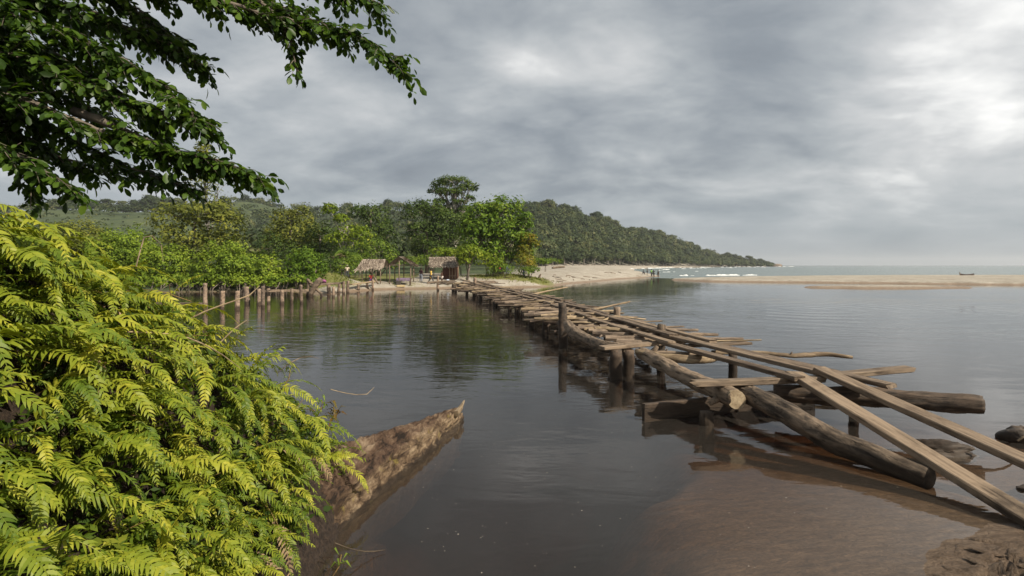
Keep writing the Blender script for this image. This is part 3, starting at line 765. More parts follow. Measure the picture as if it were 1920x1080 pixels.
# ---- stringers and the loose sticks laid across them
for j, (y0, y1) in enumerate(((15.6, 22.5), (22, 29.5), (29, 36.5), (36, 43.5), (43, 51.5))):
    seq = ('nearest the tall dark post', 'next beyond the tall dark post', 'halfway over the river', 'past the middle of the river', 'closest to the village beach')[j]
    seq = seq.replace('nearest', 'closest to').replace('closest to to', 'closest to')
    for side in (-1, 1):
        dx = side * 1.0 + .3
        pole('stringer_log', [(path_at(LP, y0) + dx, y0, .54), (path_at(LP, (y0 + y1) / 2) + dx + rngT.uniform(-.2, .2), (y0 + y1) / 2, .52), (path_at(LP, y1) + dx, y1, .54)],
             [rngT.uniform(.09, .13), rngT.uniform(.08, .12), rngT.uniform(.07, .10)], M['darkwood'], 'lengthwise bearer log under the sticks, %s, %s' % ('jetty side' if side < 0 else 'lagoon side', seq), 'log', 'bearer logs under the sticks', seg=9, stubs=1)

def stick(y, x0, x1, dy=0.0, z0=.70, z1=.70, r=.045, mat='stick', bend=.06, label=None, flat=False):
    cx = path_at(LP, y) + .32
    a = Vector((cx + x0, y - dy / 2, z0)); b = Vector((cx + x1, y + dy / 2, z1))
    mid = (a + b) / 2 + Vector((0, rngT.uniform(-1, 1) * bend * 2, rngT.uniform(-.5, 1) * bend * .6))
    q1 = a.lerp(mid, .5) + Vector((0, rngT.uniform(-1, 1) * bend, rngT.uniform(-1, 1) * bend * .3))
    if label is None:
        where = ('short of the tall dark post' if y < 16 else 'just past the tall dark post' if y < 21 else 'before the middle of the river' if y < 29
                 else 'past the middle of the river' if y < 39 else 'toward the village beach')
        tone = {'stick': 'brown', 'palestick': 'pale', 'bark': 'dark barked', 'board': 'flat', 'darkwood': 'low black'}[mat]
        size = 'thick' if r > .05 else 'thin' if r < .034 else 'slim'
        if x0 < -1.35: how = 'poking toward the old jetty'
        elif x1 > 1.3: how = 'poking over the lagoon'
        else: how = 'lying under the planks'
        label = '%s %s %s, %s' % (tone, 'board' if mat == 'board' else size + ' stick', how, where)
    if mat == 'board':
        return plank('cross_board', a, b, r * 3.2, .04, M['board'], label, 'board', 'sticks and slats laid across the bridge', ragged=.03, wob=.012)
    return pole('cross_stick', [a, q1, mid, b], [r, r * 1.0, r * .9, r * .62], M[mat], label, 'stick', 'sticks and slats laid across the bridge', seg=7, lump=.10, stubs=int(rngT.integers(0, 3)))

# those one can pick out between the pale board and the tall post
stick(15.2, -1.35, .8, .35, .72, .70, .055, 'stick', label='reddish stick running from the bent log toward the plank track')
stick(14.3, -1.3, .55, -.5, .74, .64, .065, 'palestick', .1, label='curved pale stick draped over the bent log')
stick(13.9, -1.2, .4, -.45, .69, .62, .07, 'stick', .08, label='thick reddish stick lying under the curved pale stick')
stick(13.2, -1.15, .95, -.2, .68, .66, .07, 'stick', .03, label='straight brown pole above the bent log')
stick(12.7, -1.05, .5, -.3, .66, .62, .07, 'stick', .06, label='reddish stick with a knotted root end by the pale cross board')
stick(13.6, .35, 1.9, .25, .70, .70, .055, 'bark', .08, label='dark stick reaching past the outer plank by the pointed stub')
stick(14.7, .2, 1.95, .1, .68, .70, .06, 'stick', .05, label='knotted stick ending in open water beyond the outer plank')
stick(15.6, .3, 2.0, .1, .68, .72, .06, 'board', .05, label='narrow slat ending in open water beyond the outer plank')
stick(14.6, -.6, 1.3, .15, .58, .60, .05, 'bark', .03, label='dark straight stick low under the planks before the tall post')
stick(15.6, -.9, 1.0, -.1, .60, .62, .06, 'bark', .03, label='dark wet pole low under the planks by the tall post')
stick(11.2, -.9, .3, -.15, .66, .64, .04, 'stick', .04, label='thin stick beneath the track beside the yellow peeled branch')
stick(21.5, .6, 2.5, .9, .68, 1.0, .05, 'palestick', .05, label='upswept pale stick at the lagoon edge before the middle of the river')
stick(32.0, .5, 3.0, 1.2, .70, 1.15, .05, 'palestick', .05, label='long pale pole tilted up over the lagoon past the middle')
stick(41.5, -2.6, .6, -1.0, .72, .66, .06, 'palestick', .35, label='long wavy pale stick by the tallest far post')
stick(43.2, -3.2, -.4, .2, .55, .60, .045, 'stick', .05, label='reddish straight stick low over the water by the tallest far post')
stick(24.8, -2.4, -.6, .2, .66, .62, .055, 'board', .02, label='grey flat board poking out low toward the old jetty')
stick(22.0, -1.9, .2, .3, .70, .68, .055, 'palestick', .04, label='long pale stick with a rounded end before the tall dark post')
stick(20.2, -2.1, -1.0, .2, .46, .50, .075, 'board', .01, label='broad grey board hanging low over the water behind the tall dark post')
for y in np.concatenate([np.arange(12.6, 16.3, .45), np.arange(16.3, 30, .20), np.arange(30, 44, .27), np.arange(44, 52.5, .4)]):
    y = y + rngT.uniform(-.12, .12)
    side = rngT.random()
    L = rngT.uniform(1.3, 3.2)
    c = rngT.uniform(-.75, .75)
    x0, x1 = c - L / 2, c + L / 2
    x0 = max(x0, -2.2 if y > 16 else -1.2); x1 = min(x1, 2.3)
    r = rngT.choice([.028, .036, .045, .045, .058])
    mat = rngT.choice(['stick', 'stick', 'palestick', 'bark', 'board'], p=[.36, .2, .22, .16, .06])
    stick(y, x0, x1, rngT.normal(0, .55), .67 + rngT.uniform(-.07, .09), .67 + rngT.uniform(-.07, .13), r, mat, rngT.uniform(.05, .22))
for y in np.arange(17, 51, .42):                        # a lower, darker layer jammed between the posts
    c = rngT.uniform(-.8, .5); L = rngT.uniform(1.4, 3.0)
    stick(y, max(c - L / 2, -1.9), min(c + L / 2, 1.9), rngT.normal(0, .7), rngT.uniform(.28, .55), rngT.uniform(.28, .55), rngT.choice([.045, .06, .09]), 'darkwood', rngT.uniform(.05, .18))
# heap of sticks where the bridge meets the village beach
for i in range(16):
    y = rngT.uniform(48.5, 54); cx = path_at(LP, y) + rngT.uniform(-2.2, 2.6)
    a = rngT.normal(.25, .5); L = rngT.uniform(1.2, 3.4)
    z = max(.62, ground_z(cx, y) + .12) + rngT.uniform(0, .22)
    p0 = Vector((cx - math.cos(a) * L / 2, y - math.sin(a) * L / 2, z - .05)); p1 = Vector((cx + math.cos(a) * L / 2, y + math.sin(a) * L / 2, z + rngT.uniform(-.05, .18)))
    pole('landing_stick', [p0, p0.lerp(p1, .5) + Vector((0, 0, .05)), p1], [.06, .055, .04], M[rngT.choice(['stick', 'palestick', 'bark'])],
         'weathered stick in the heap at the village end of the bridge', 'stick', 'heap of sticks at the village end', seg=7)

# ---------------------------------------------------------------- the old jetty: bare posts and what is left of its beams
GJ = 'posts of the ruined jetty'
J = [(384.6, 531, 583, .115, 'tallest straight post of the ruined jetty, nearest the ferns'.replace('nearest', 'next to'), .0), (418, 545.6, 579, .12, 'forked stubby post of the ruined jetty behind the thin vine', .15), (445, 545.6, 580, .14, 'stout flat topped post of the ruined jetty standing alone', 0),
     (462, 537.7, 570, .17, 'thick post leaning toward the mangroves', -.14), (486, 542, 571, .13, 'post close behind the slender split post', .05), (493, 537, 577, .11, 'slender split post with a long reflection', 0),
     (503, 541, 569, .11, 'post under the end of the low dark beam', -.04), (529, 543.8, 570, .13, 'post under the middle of the low dark beam', 0), (547, 541, 567, .11, 'post under the low dark beam, beside the pale topped one', .02),
     (564, 534, 569, .11, 'pale topped post at the end of the low dark beam', -.12), (616.5, 531, 551, .16, 'post under the upper beam by the purple bundle', 0), (625, 538, 557, .12, 'short post in front of the upper beam', 0),
     (636, 529.5, 550, .13, 'post at the shore end of the upper beam', .05), (644, 527.5, 551, .13, 'post in front of the standing man', 0), (652.5, 526.6, 549.5, .14, 'round headed post beside the standing man', .04),
     (672, 532, 545.5, .13, 'short post in front of the open thatched shelter', 0), (688, 527.5, 543.8, .12, 'leaning post by the broken trestle', -.08)]
for px, ty, by, r, lab, ln in J:
    d = CAM_Z * F / (by - HOR)
    top = PX(px, ty, d)
    post(top.x, d, top.z, r, lab, group=GJ, lean=(ln, 0), name='jetty_post')
def beam_px(name, a, b, w, th, label, d, mat='board', cat='beam', roll=0):
    return plank(name, PX(a[0], a[1], d[0]), PX(b[0], b[1], d[1]), w, th, M[mat], label, cat, roll=roll, ragged=.04, wob=.02)
beam_px('jetty_beam', (499, 543), (577, 542.5), .22, .16, 'low dark beam lying on the ruined jetty posts', (34.2, 37.0), 'bark')
beam_px('jetty_beam', (578, 531.5), (640, 529.2), .3, .17, 'upper dark beam between the root stump and the shore posts', (43.5, 46.5), 'bark')
beam_px('jetty_beam', (290, 567), (378, 567.5), .35, .16, 'dark sunken beam half hidden by the fern tips', (31, 31), 'bark')
beam_px('jetty_plank', (657, 532.5), (704, 526), .42, .10, 'pale yellowish plank leading up to the broken trestle', (50.5, 55), 'palestick', 'plank')
pole('shore_stick', [PX(708, 531, 53.5), PX(704, 524, 54.0), PX(702, 520.5, 54.2)], [.1, .1, .08], M['bark'], 'broken trestle leg leaning on the beach below the shelters', 'post')
post(PX(699, 528, 53).x, 53, 1.05, .11, 'short trestle post at the top of the pale plank', name='trestle_post')
pole('shore_log', [PX(702, 540.5, 56), PX(728, 537.5, 57.5), PX(748, 537, 58)], [.10, .09, .05], M['bark'], 'thin grey log lying on the pale beach below the shelters', 'log')
# the root stump
def stump():
    b = GP(586, 556); root = empty('root_stump', (b.x, b.y, 0))
    tag(root, 'twisted grey root stump standing in the water at the ruined jetty', 'stump')
    mb = MB()
    pts = lambda L: [(p[0] - 0.0, p[1], p[2]) for p in L]
    mb.tube(pts([(-.25, 0, -.5), (-.12, 0, .2), (.12, .05, .75), (.42, .1, 1.15), (.62, .1, 1.45)]), [.26, .22, .24, .30, .16], 10, rngT, .14)
    mb.tube(pts([(.35, .1, 1.05), (.62, .0, 1.2), (.80, 0, 1.25)]), [.22, .16, .06], 8, rngT, .12)
    mb.build('trunk', M['bark'], root, True)
    mb = MB()
    mb.tube(pts([(-.5, .2, -.4), (-.42, .2, .5), (-.40, .2, 1.0), (-.5, .2, 1.42)]), [.12, .12, .11, .08], 8, rngT, .1)
    mb.build('root', M['bark'], root, True)
    mb = MB()
    mb.tube(pts([(-.42, .15, 1.35), (-.2, .1, 1.1), (.1, .1, .95)]), [.09, .10, .10], 8, rngT, .1)
    mb.build('root', M['bark'], root, True)
    mb = MB()
    mb.tube(pts([(.25, .1, .6), (.62, .1, .25), (.75, .1, -.4)]), [.13, .10, .08], 8, rngT, .1)
    mb.build('root', M['bark'], root, True)
stump()

# ---------------------------------------------------------------- the fallen rotten trunk by the ferns
def fallen_trunk():
    # stations from the splintered tip back under the ferns: water edge, edge crease, ridge, back
    st = [  # y, x_water, x_crease, z_crease, x_ridge, z_ridge, x_back
        (8.62, -.790, -.800, .11, -.86, .19, -.93), (8.50, -.805, -.825, .11, -.93, .215, -1.02), (8.15, -.85, -.885, .125, -1.05, .27, -1.2), (7.6, -.99, -1.03, .150, -1.26, .29, -1.46),
        (7.1, -1.11, -1.16, .165, -1.47, .36, -1.72), (6.6, -1.24, -1.30, .175, -1.67, .42, -1.95), (6.1, -1.38, -1.44, .180, -1.87, .48, -2.15),
        (5.6, -1.50, -1.56, .19, -1.98, .53, -2.3), (5.1, -1.62, -1.68, .20, -2.08, .66, -2.4), (4.6, -1.70, -1.77, .20, -2.12, .68, -2.5), (4.0, -1.74, -1.80, .20, -2.12, .66, -2.5), (3.3, -1.78, -1.84, .18, -2.12, .6, -2.5)]
    ys = np.array([s[0] for s in st])[::-1]
    n = 230
    yy = np.linspace(3.3, 8.62, n)
    A = [np.interp(yy, ys, np.array([s[k] for s in st])[::-1]) for k in range(1, 7)]
    m = 46; V = np.zeros((n, m, 3))
    for i in range(n):
        xw, xc, zc, xr, zr, xb = [a[i] for a in A]
        pr = [(xw - .10, -.60), (xw - .01, -.22), (xw + .015, 0), (xw * .5 + xc * .5 + .012, zc * .55), (xc, zc), (xc - .05, zc + .03)]
        for u in (.25, .5, .75, 1.0):
            pr.append((xc - .05 + (xr - xc + .05) * u, zc + .03 + (zr - zc - .03) * (u ** .8)))
        pr += [(xr * .6 + xb * .4, zr * .93), (xr * .2 + xb * .8, zr * .6), (xb, 0), (xb + .1, -.6)]
        pr = np.array(pr); sl = np.concatenate([[0], np.cumsum(np.linalg.norm(np.diff(pr, axis=0), axis=1))]); sl /= sl[-1]
        w = np.interp(np.linspace(0, 1, m), np.linspace(0, 1, len(pr)), sl)
        V[i, :, 0] = np.interp(w, sl, pr[:, 0]); V[i, :, 2] = np.interp(w, sl, pr[:, 1]); V[i, :, 1] = yy[i]
    X, Y, Z = V[..., 0].copy(), V[..., 1].copy(), V[..., 2].copy()
    tip = np.clip((8.8 - Y) / .5, .3, 1)
    JJ = np.arange(m)[None, :] / m * 9
    big = fbm(Y * 1.5 + 4, JJ * 1.1, 90, 4); mid_ = fbm(Y * 3.2 - X * 5, JJ * 3.4 + X * 4, 95, 4); fin = fbm(Y * 11, JJ * 9, 98, 3)
    crack = np.clip(1 - np.abs(fbm(Y * 1.3 + X * 1.5, JJ * 2.6, 101, 3)) * 10, 0, 1)
    up = np.clip(Z / .12, 0, 1)
    dsp = (big * .13 + mid_ * .10 + fin * .05 - crack * .06) * tip
    V[..., 2] = Z + dsp * up
    V[..., 0] = X + (dsp * .55 + crack * 0) * np.where(JJ < 3.4, 1.0, .35)
    V[..., 1] = Y + fbm(Y * 5, JJ * 4, 92, 2) * .05
    V = V.reshape(-1, 3)
    q = np.array([(i * m + j, i * m + j + 1, (i + 1) * m + j + 1, (i + 1) * m + j) for i in range(n - 1) for j in range(m - 1)])
    caps = [tuple(range(m)), tuple((n - 1) * m + j for j in range(m - 1, -1, -1))]
    mm, t, out = material('rotten_trunk')
    pos = t.n('ShaderNodeNewGeometry').outputs['Position']
    mp = t.mapping(pos, (12, 4.0, 12), rot=(0, 0, R(-18)))
    g = t.noise(mp, 1.0, 8, 0.7, 0.8); big = t.noise(pos, 2.6, 5, 0.65); fine = t.noise(pos, 30, 5, 0.75)
    z = t.n('ShaderNodeSeparateXYZ', {0: pos}).outputs[2]
    v = t.math('ADD', t.math('MULTIPLY', g, .45), t.math('ADD', t.math('MULTIPLY', big, .45), t.math('MULTIPLY', fine, .10)))
    top = t.ramp(v, [(.42, (.014, .009, .006)), (.475, (.065, .038, .024)), (.53, (.105, .066, .042)), (.63, (.25, .185, .125))])
    side = t.ramp(v, [(.42, (.040, .024, .014)), (.49, (.14, .094, .056)), (.58, (.33, .25, .16))])
    moss = t.smooth(t.noise(pos, 4.5, 4, .6), .58, .68)
    side = t.mix(t.math('MULTIPLY', moss, .6), side, (.20, .155, .035, 1))
    col = t.mix(t.smooth(t.math('ADD', z, t.math('MULTIPLY', t.math('SUBTRACT', big, .5), .12)), .16, .24), side, top)
    wet = t.smooth(t.math('ADD', z, t.math('MULTIPLY', t.math('SUBTRACT', g, .5), .16)), .085, .03)
    col = t.mix(t.math('MULTIPLY', wet, .85), col, (.022, .015, .010, 1))
    bp = t.n('ShaderNodeBump', {'Strength': 1.0, 'Distance': .05, 'Height': t.math('ADD', g, t.math('MULTIPLY', fine, .5))})
    p = t.n('ShaderNodeBsdfPrincipled', {'Base Color': col, 'Roughness': .85, 'Normal': bp.outputs[0], 'Specular IOR Level': .25})
    t.nt.links.new(p.outputs[0], out.inputs[0])
    o = mesh_np('fallen_trunk', V, [q, np.array([caps[0]]), np.array([caps[1]])], mm, True)
    tag(o, 'rotten fallen trunk with a pointed tip reaching into the water from the ferns', 'trunk')
    mb = MB()
    mb.tube([(-.88, 8.35, .16), (-.83, 8.66, .19), (-.80, 8.9, .235)], [.06, .045, .014], 6, rngT, .2)
    sp = mb.build('splinter', M['palestick'], o)
    # bits of driftwood on the open beach
    b_ = PX(1047, 496, 140)
    pole('driftwood_log', [(b_.x - 1.6, 140, ground_z(b_.x - 1.6, 140) + .2), (b_.x, 140.3, ground_z(b_.x, 140) + .3), (b_.x + 1.7, 140, ground_z(b_.x + 1.7, 140) + .2)], [.32, .3, .2], M['bark'], 'grey driftwood log high on the open beach', 'log')
    for i in range(26):
        yy_ = rngT.uniform(62, 112); f_ = rngT.uniform(0, 1)
        xx_ = float(np.interp(yy_, [58, 61, 73.5, 96, 111], [-.8, 3.4, 9.2, 20, 29.3])) - rngT.uniform(1.0, 6.5)
        zz_ = ground_z(xx_, yy_)
        if zz_ < .12: continue
        a_ = rngT.uniform(0, 3.1); l_ = rngT.uniform(.25, .9); dx_, dy_ = math.cos(a_) * l_, math.sin(a_) * l_
        pole('driftwood_stick', [(xx_ - dx_, yy_ - dy_, ground_z(xx_ - dx_, yy_ - dy_) + .04), (xx_, yy_, zz_ + .07), (xx_ + dx_, yy_ + dy_, ground_z(xx_ + dx_, yy_ + dy_) + .05)], [.05, .055, .03], M['bark'],
             'small dark driftwood stick washed up along the river side of the open beach', 'stick', 'driftwood sticks along the open beach', seg=6)
    b_ = PX(1011, 519, 70)
    pole('driftwood_stump', [(b_.x, 70, ground_z(b_.x, 70) - .1), (b_.x + .1, 70, ground_z(b_.x, 70) + .35), (b_.x + .25, 70, ground_z(b_.x, 70) + .55)], [.16, .13, .06], M['bark'], 'small dark stump at the end of the grassy tongue', 'stump')
fallen_trunk()

# ---------------------------------------------------------------- boulders in the shallows
def boulder(name, c, size, label, seed, rz=0.0, mat=None, cat='boulder'):
    n1, n2 = 34, 20
    V = []
    for j in range(n2 + 1):
        th = math.pi * j / n2
        for i in range(n1):
            ph = math.tau * i / n1
            d = np.array([math.sin(th) * math.cos(ph), math.sin(th) * math.sin(ph), math.cos(th)])
            a = fbm(np.array([d[0] * 1.4 + seed]), np.array([d[1] * 1.4 + d[2] * 1.9]), seed, 4)[0]
            b = abs(fbm(np.array([d[0] * 5 + seed + d[2] * 2]), np.array([d[1] * 5 - d[2] * 6]), seed + 4, 3)[0])
            r = 1 + a * .75 - b * .55
            V.append((d[0] * size[0] * r, d[1] * size[1] * r, d[2] * size[2] * r))
    q = np.array([(j * n1 + i, (j + 1) * n1 + i, (j + 1) * n1 + (i + 1) % n1, j * n1 + (i + 1) % n1) for j in range(n2) for i in range(n1)])
    o = mesh_np(name, V, q, mat or M['rock'], True)
    o.location = c; o.rotation_euler = (0, 0, rz)
    return tag(o, label, cat)
M['rock'] = wood_mat('wet_brown_rock', (.040, .027, .019), (.24, .17, .12), (3, 7, 12), 1.0, True, .65, .3, 1.0)
b = GP(1782, 853); boulder('boulder', (b.x, b.y + .15, .0), (.42, .26, .135), 'low ridged brown boulder in the water under the upper ramp plank', 3, R(-8))
pole('twig', [(b.x + .28, b.y - .12, .16), (b.x + .52, b.y - .2, .10), (b.x + .66, b.y - .2, .02)], [.02, .016, .01], M['palestick'], 'thin pale twig beside the low ridged boulder', 'twig', seg=6)
b = GP(1915, 833); boulder('boulder', (b.x + .26, b.y + .25, .03), (.32, .24, .165), 'dark boulder at the picture edge beyond the upper ramp plank', 9, R(20))
pole('twig', [(b.x - .15, b.y - .1, .08), (b.x, b.y - .12, .2), (b.x + .2, b.y - .1, .28)], [.015, .015, .01], M['palestick'], 'forked pale twig leaning on the dark boulder at the picture edge', 'twig', seg=6)
b = GP(1912, 918); boulder('sand_clod', (b.x + .2, b.y, -.015), (.30, .16, .05), 'flat muddy clod barely breaking the surface beside the ramp', 15, R(25), cat='mud clod')
# rocks off the headland
for (px, py, d, s, lab) in ((1456, 496.5, 850, (9, 6, 4.2), 'large rounded rock off the tip of the headland'), (1441, 497, 838, (4, 3, 2.2), 'small rock between the headland and the large rounded rock'), (1425, 497, 825, (5, 4, 2.4), 'low rock at the foot of the headland')):
    p = PX(px, py, d); boulder('sea_rock', (p.x, d, .4), s, lab, 21 + int(d) % 7, mat=M['rock'], cat='rock')
# the beached dark hull on the sandbar
def hull():
    p = PX(1813, 513, 97); z = ground_z(p.x, 97)
    root = empty('beached_canoe', (p.x, 97, z - .25), R(8)); tag(root, 'dark beached canoe lying on the crest of the sandbar', 'canoe')
    n = 14; V = []
    for i in range(n + 1):
        t = i / n; x = (t - .5) * 3.0; w = .42 * (1 - abs(2 * t - 1) ** 2.2) + .03; k = .18 * abs(2 * t - 1) ** 3
        for (u, zz) in ((-1, .42), (-.85, .15), (0, .0), (.85, .15), (1, .42), (.9, .42), (.7, .2), (0, .1), (-.7, .2), (-.9, .42)):
            V.append((x, u * w, zz + k))
    q = np.array([(i * 10 + j, (i + 1) * 10 + j, (i + 1) * 10 + (j + 1) % 10, i * 10 + (j + 1) % 10) for i in range(n) for j in range(10)])
    mesh_np('hull', V, [q, np.array([tuple(range(9, -1, -1)), tuple(n * 10 + j for j in range(10))])], plain_mat('dark_hull_wood', (.05, .035, .03)), True, root)
    mb = MB(); mb.tube([(-1.4, 0, .4), (-1.5, 0, .6), (-1.55, 0, .85)], [.09, .07, .04], 7); mb.build('prow', M['bark'], root)
hull()
# ---------------------------------------------------------------- foliage
rngV = np.random.default_rng(23)

def unit(v):
    return v / (np.linalg.norm(v, axis=-1, keepdims=True) + 1e-9)

def leaf_cards(P, Nn, L, Wd, rng, droop=0.0):
    """one pointed, slightly folded leaf (two quads would be too many at this size: one rhombus) per point"""
    n = len(P)
    a = unit(np.cross(Nn, rng.normal(size=(n, 3))))
    a[:, 2] -= droop; a = unit(a)
    b = unit(np.cross(Nn, a))
    L = np.asarray(L)[:, None]; Wd = np.asarray(Wd)[:, None]
    v = np.stack([P - a * L * .5, P + b * Wd * .5 + a * L * .05, P + a * L * .5, P - b * Wd * .5 + a * L * .05], 1).reshape(-1, 3)
    return v, np.arange(4 * n).reshape(n, 4)

def crown_pts(lobes, dens, rng, clump=.26, shell=.6, up=.5, flat=.7):
    """leaf positions and normals in clumps over the given ellipsoid lobes; dens = leaves per square metre of lobe surface"""
    PP, NN = [], []
    for (cx, cy, cz, rx, ry, rz) in lobes:
        area = 4 * math.pi * ((rx * ry) ** 1.6 / 3 + (rx * rz) ** 1.6 / 3 + (ry * rz) ** 1.6 / 3) ** (1 / 1.6)
        rm = (rx * ry * rz) ** (1 / 3)
        cr = max(.25, clump * rm)
        nc = max(6, int(area / (cr * cr * 2.2)))
        nl = max(5, int(area * dens / nc))
        d = unit(rng.normal(size=(nc, 3)))
        d[:, 2] = np.where(d[:, 2] < -.5, -d[:, 2] * .6, d[:, 2]); d = unit(d)
        rad = rng.uniform(shell, 1.06, nc) ** .8
        cc = d * rad[:, None] * np.array([rx, ry, rz]) * (1 + rng.normal(0, .07, (nc, 1)))
        sz = cr * rng.uniform(.55, 1.35, nc)
        q = rng.normal(0, .52, (nc, nl, 3)); q[:, :, 2] *= flat
        p = cc[:, None] + q * sz[:, None, None]
        nr = unit(d)[:, None] * .9 + unit(q) * .6 + np.array([0, 0, up]) + rng.normal(0, .38, q.shape)
        PP.append((p + np.array([cx, cy, cz])).reshape(-1, 3)); NN.append(nr.reshape(-1, 3))
    return np.concatenate(PP), unit(np.concatenate(NN))

def crown_mesh(name, lobes, dens, leaf, rng, mat, ratio=.5, floor=None, **kw):
    P, Nn = crown_pts(lobes, dens, rng, **kw)
    if floor is not None:
        k = P[:, 2] > floor; P, Nn = P[k], Nn[k]
    L = leaf * rng.uniform(.6, 1.35, len(P))
    v, q = leaf_cards(P, Nn, L, L * ratio, rng)
    return mesh_np(name, v, q, mat, False, link=False)

def limb(mb, a, b, r0, r1, rng, bend=.12, seg=7):
    a, b = np.array(a, float), np.array(b, float)
    L = np.linalg.norm(b - a); n = max(3, int(L / .9) + 2)
    t = np.linspace(0, 1, n)[:, None]
    off = rng.normal(0, bend * L * .35, (n, 3)); off[0] = 0; off[-1] = 0
    off[1:-1] = (off[:-2] + off[1:-1] + off[2:]) / 3
    p = a + (b - a) * t + off + np.array([0, 0, 1]) * (np.sin(t * math.pi) * L * .05)
    mb.tube(p, np.linspace(r0, r1, n), seg, rng, .05)
    return p

GREEN = leaf_mat('bright_green_leaves', [(.024, .050, .007), (.070, .130, .013), (.135, .205, .020), (.24, .28, .030)], .30, scale=.35)
DARK = leaf_mat('dark_green_leaves', [(.015, .030, .007), (.034, .062, .012), (.070, .105, .019), (.125, .155, .030)], .22, scale=.3)
OLIVE = leaf_mat('olive_leaves', [(.026, .040, .009), (.082, .100, .018), (.165, .180, .030), (.32, .29, .040)], .28, scale=.4)
LIME = leaf_mat('lime_leaves', [(.035, .062, .008), (.105, .160, .014), (.185, .245, .022), (.30, .31, .035)], .35, scale=.45)
MANG = leaf_mat('mangrove_leaves', [(.030, .056, .008), (.105, .165, .016), (.20, .27, .026), (.34, .36, .05)], .30, scale=.55, clump=.55)
AMBER = leaf_mat('amber_leaves', [(.04, .07, .010), (.11, .14, .018), (.22, .19, .022), (.34, .21, .03)], .3, scale=.7)
FOREST = leaf_mat('forest_leaves', [(.016, .028, .012), (.040, .060, .022), (.075, .095, .036), (.145, .145, .060)], .15, scale=.05, objvar=.5, clump=.4)
SHRUB = leaf_mat('shrub_leaves', [(.024, .050, .009), (.074, .125, .016), (.14, .20, .025), (.24, .26, .042)], .3, scale=.6)

def tree(name, label, cat, loc, lobes, mat, dens=14, leaf=.34, trunk=None, tmat='trunk', group=None, rz=0.0, forks=(), seed=None, floor=None, ratio=.5, **kw):
    """loc = base; lobes and trunk in metres from the base"""
    rng = np.random.default_rng(seed if seed is not None else abs(hash(label)) % 99991)
    root = empty(name, loc, rz)
    tag(root, label, cat, group)
    obj('crown', crown_mesh('crown', lobes, dens, leaf, rng, mat, ratio, floor, **kw), root)
    mb = MB()
    if trunk is None: trunk = [(0, 0, -.3), (0, 0, lobes[0][2])]
    r0 = forks[0] if forks else .18
    pts = np.array(trunk, float)
    mb.tube(pts, np.linspace(r0, r0 * .6, len(pts)), 9, rng, .08)
    for l in lobes:
        k = int(np.argmin(np.linalg.norm(pts - np.array(l[:3]) * [1, 1, .55], axis=1)))
        p = limb(mb, pts[k], (l[0], l[1], l[2] + l[5] * .2), r0 * .5, r0 * .12, rng)
        for j in range(5):
            d = unit(rng.normal(size=3)); d[2] = abs(d[2]) * .8
            e = np.array(l[:3]) + d * np.array(l[3:]) * .85
            limb(mb, p[rng.integers(len(p) // 2, len(p))], e, r0 * .2, r0 * .05, rng, seg=5)
    mb.build('trunk', M[tmat], root, True)
    return root

def at(px, py_base, d):
    x = (px - 960) / F * d
    return (x, d, ground_z(x, d))

def lob(base, d, px, py, wpx, hpx, depth=None, dy=0.0):
    """ellipsoid lobe that spans wpx x hpx pixels of the photograph about px, py at distance d, relative to the base"""
    c = PX(px, py, d)
    rx, rz = wpx / F * d / 2, hpx / F * d / 2
    return (c.x - base[0], dy, c.z - base[2], rx, depth or rx, rz)

# --- mangroves along the far bank
def mangrove(label, px, d, tops, mat=MANG, leaf=.25, dens=40, group='mangroves along the far bank', name='mangrove', roots=True, floor=.25):
    b = at(px, 0, d); b = (b[0], b[1], 0.0)
    lobes = [lob(b, d, *t_) for t_ in tops]
    x0, x1 = min(l[0] - l[3] for l in lobes), max(l[0] + l[3] for l in lobes)
    for k in range(3): lobes.append((x0 + (x1 - x0) * (k + .5) / 3, -1.3, .95, (x1 - x0) / 4.6, 1.5, .75))
    rng = np.random.default_rng(int(px * 7 + d))
    root = empty(name, b); tag(root, label, 'mangrove', group)
    obj('crown', crown_mesh('crown', lobes, dens, leaf, rng, mat, .55, floor, clump=.24, shell=.55), root)
    mb = MB()
    for l in lobes:
        for j in range(3):
            x0 = l[0] + rng.uniform(-.5, .5) * l[3]; y0 = l[1] + rng.uniform(-.6, .2) * l[4]
            limb(mb, (x0, y0, -.3), (l[0] + rng.uniform(-.4, .4) * l[3], l[1], l[2]), .09, .03, rng, seg=6)
    mb.build('trunk', M['trunk'], root, True)
    if roots:
        for l in lobes:
            mb = MB()
            for j in range(5):
                x0 = l[0] + rng.uniform(-1, 1) * l[3] * .9; y0 = l[1] - l[4] * rng.uniform(.5, .95)
                x1 = x0 + rng.uniform(-.9, .9)
                mb.tube([(x0, y0 - .25, -.3), (x0 + (x1 - x0) * .25, y0 - .1, .35), (x1, y0 + .5, .75 + rng.uniform(0, .3))], [.022, .026, .03], 5, rng, .05)
            mb.build('prop_roots', M['trunk'], root)
    return root

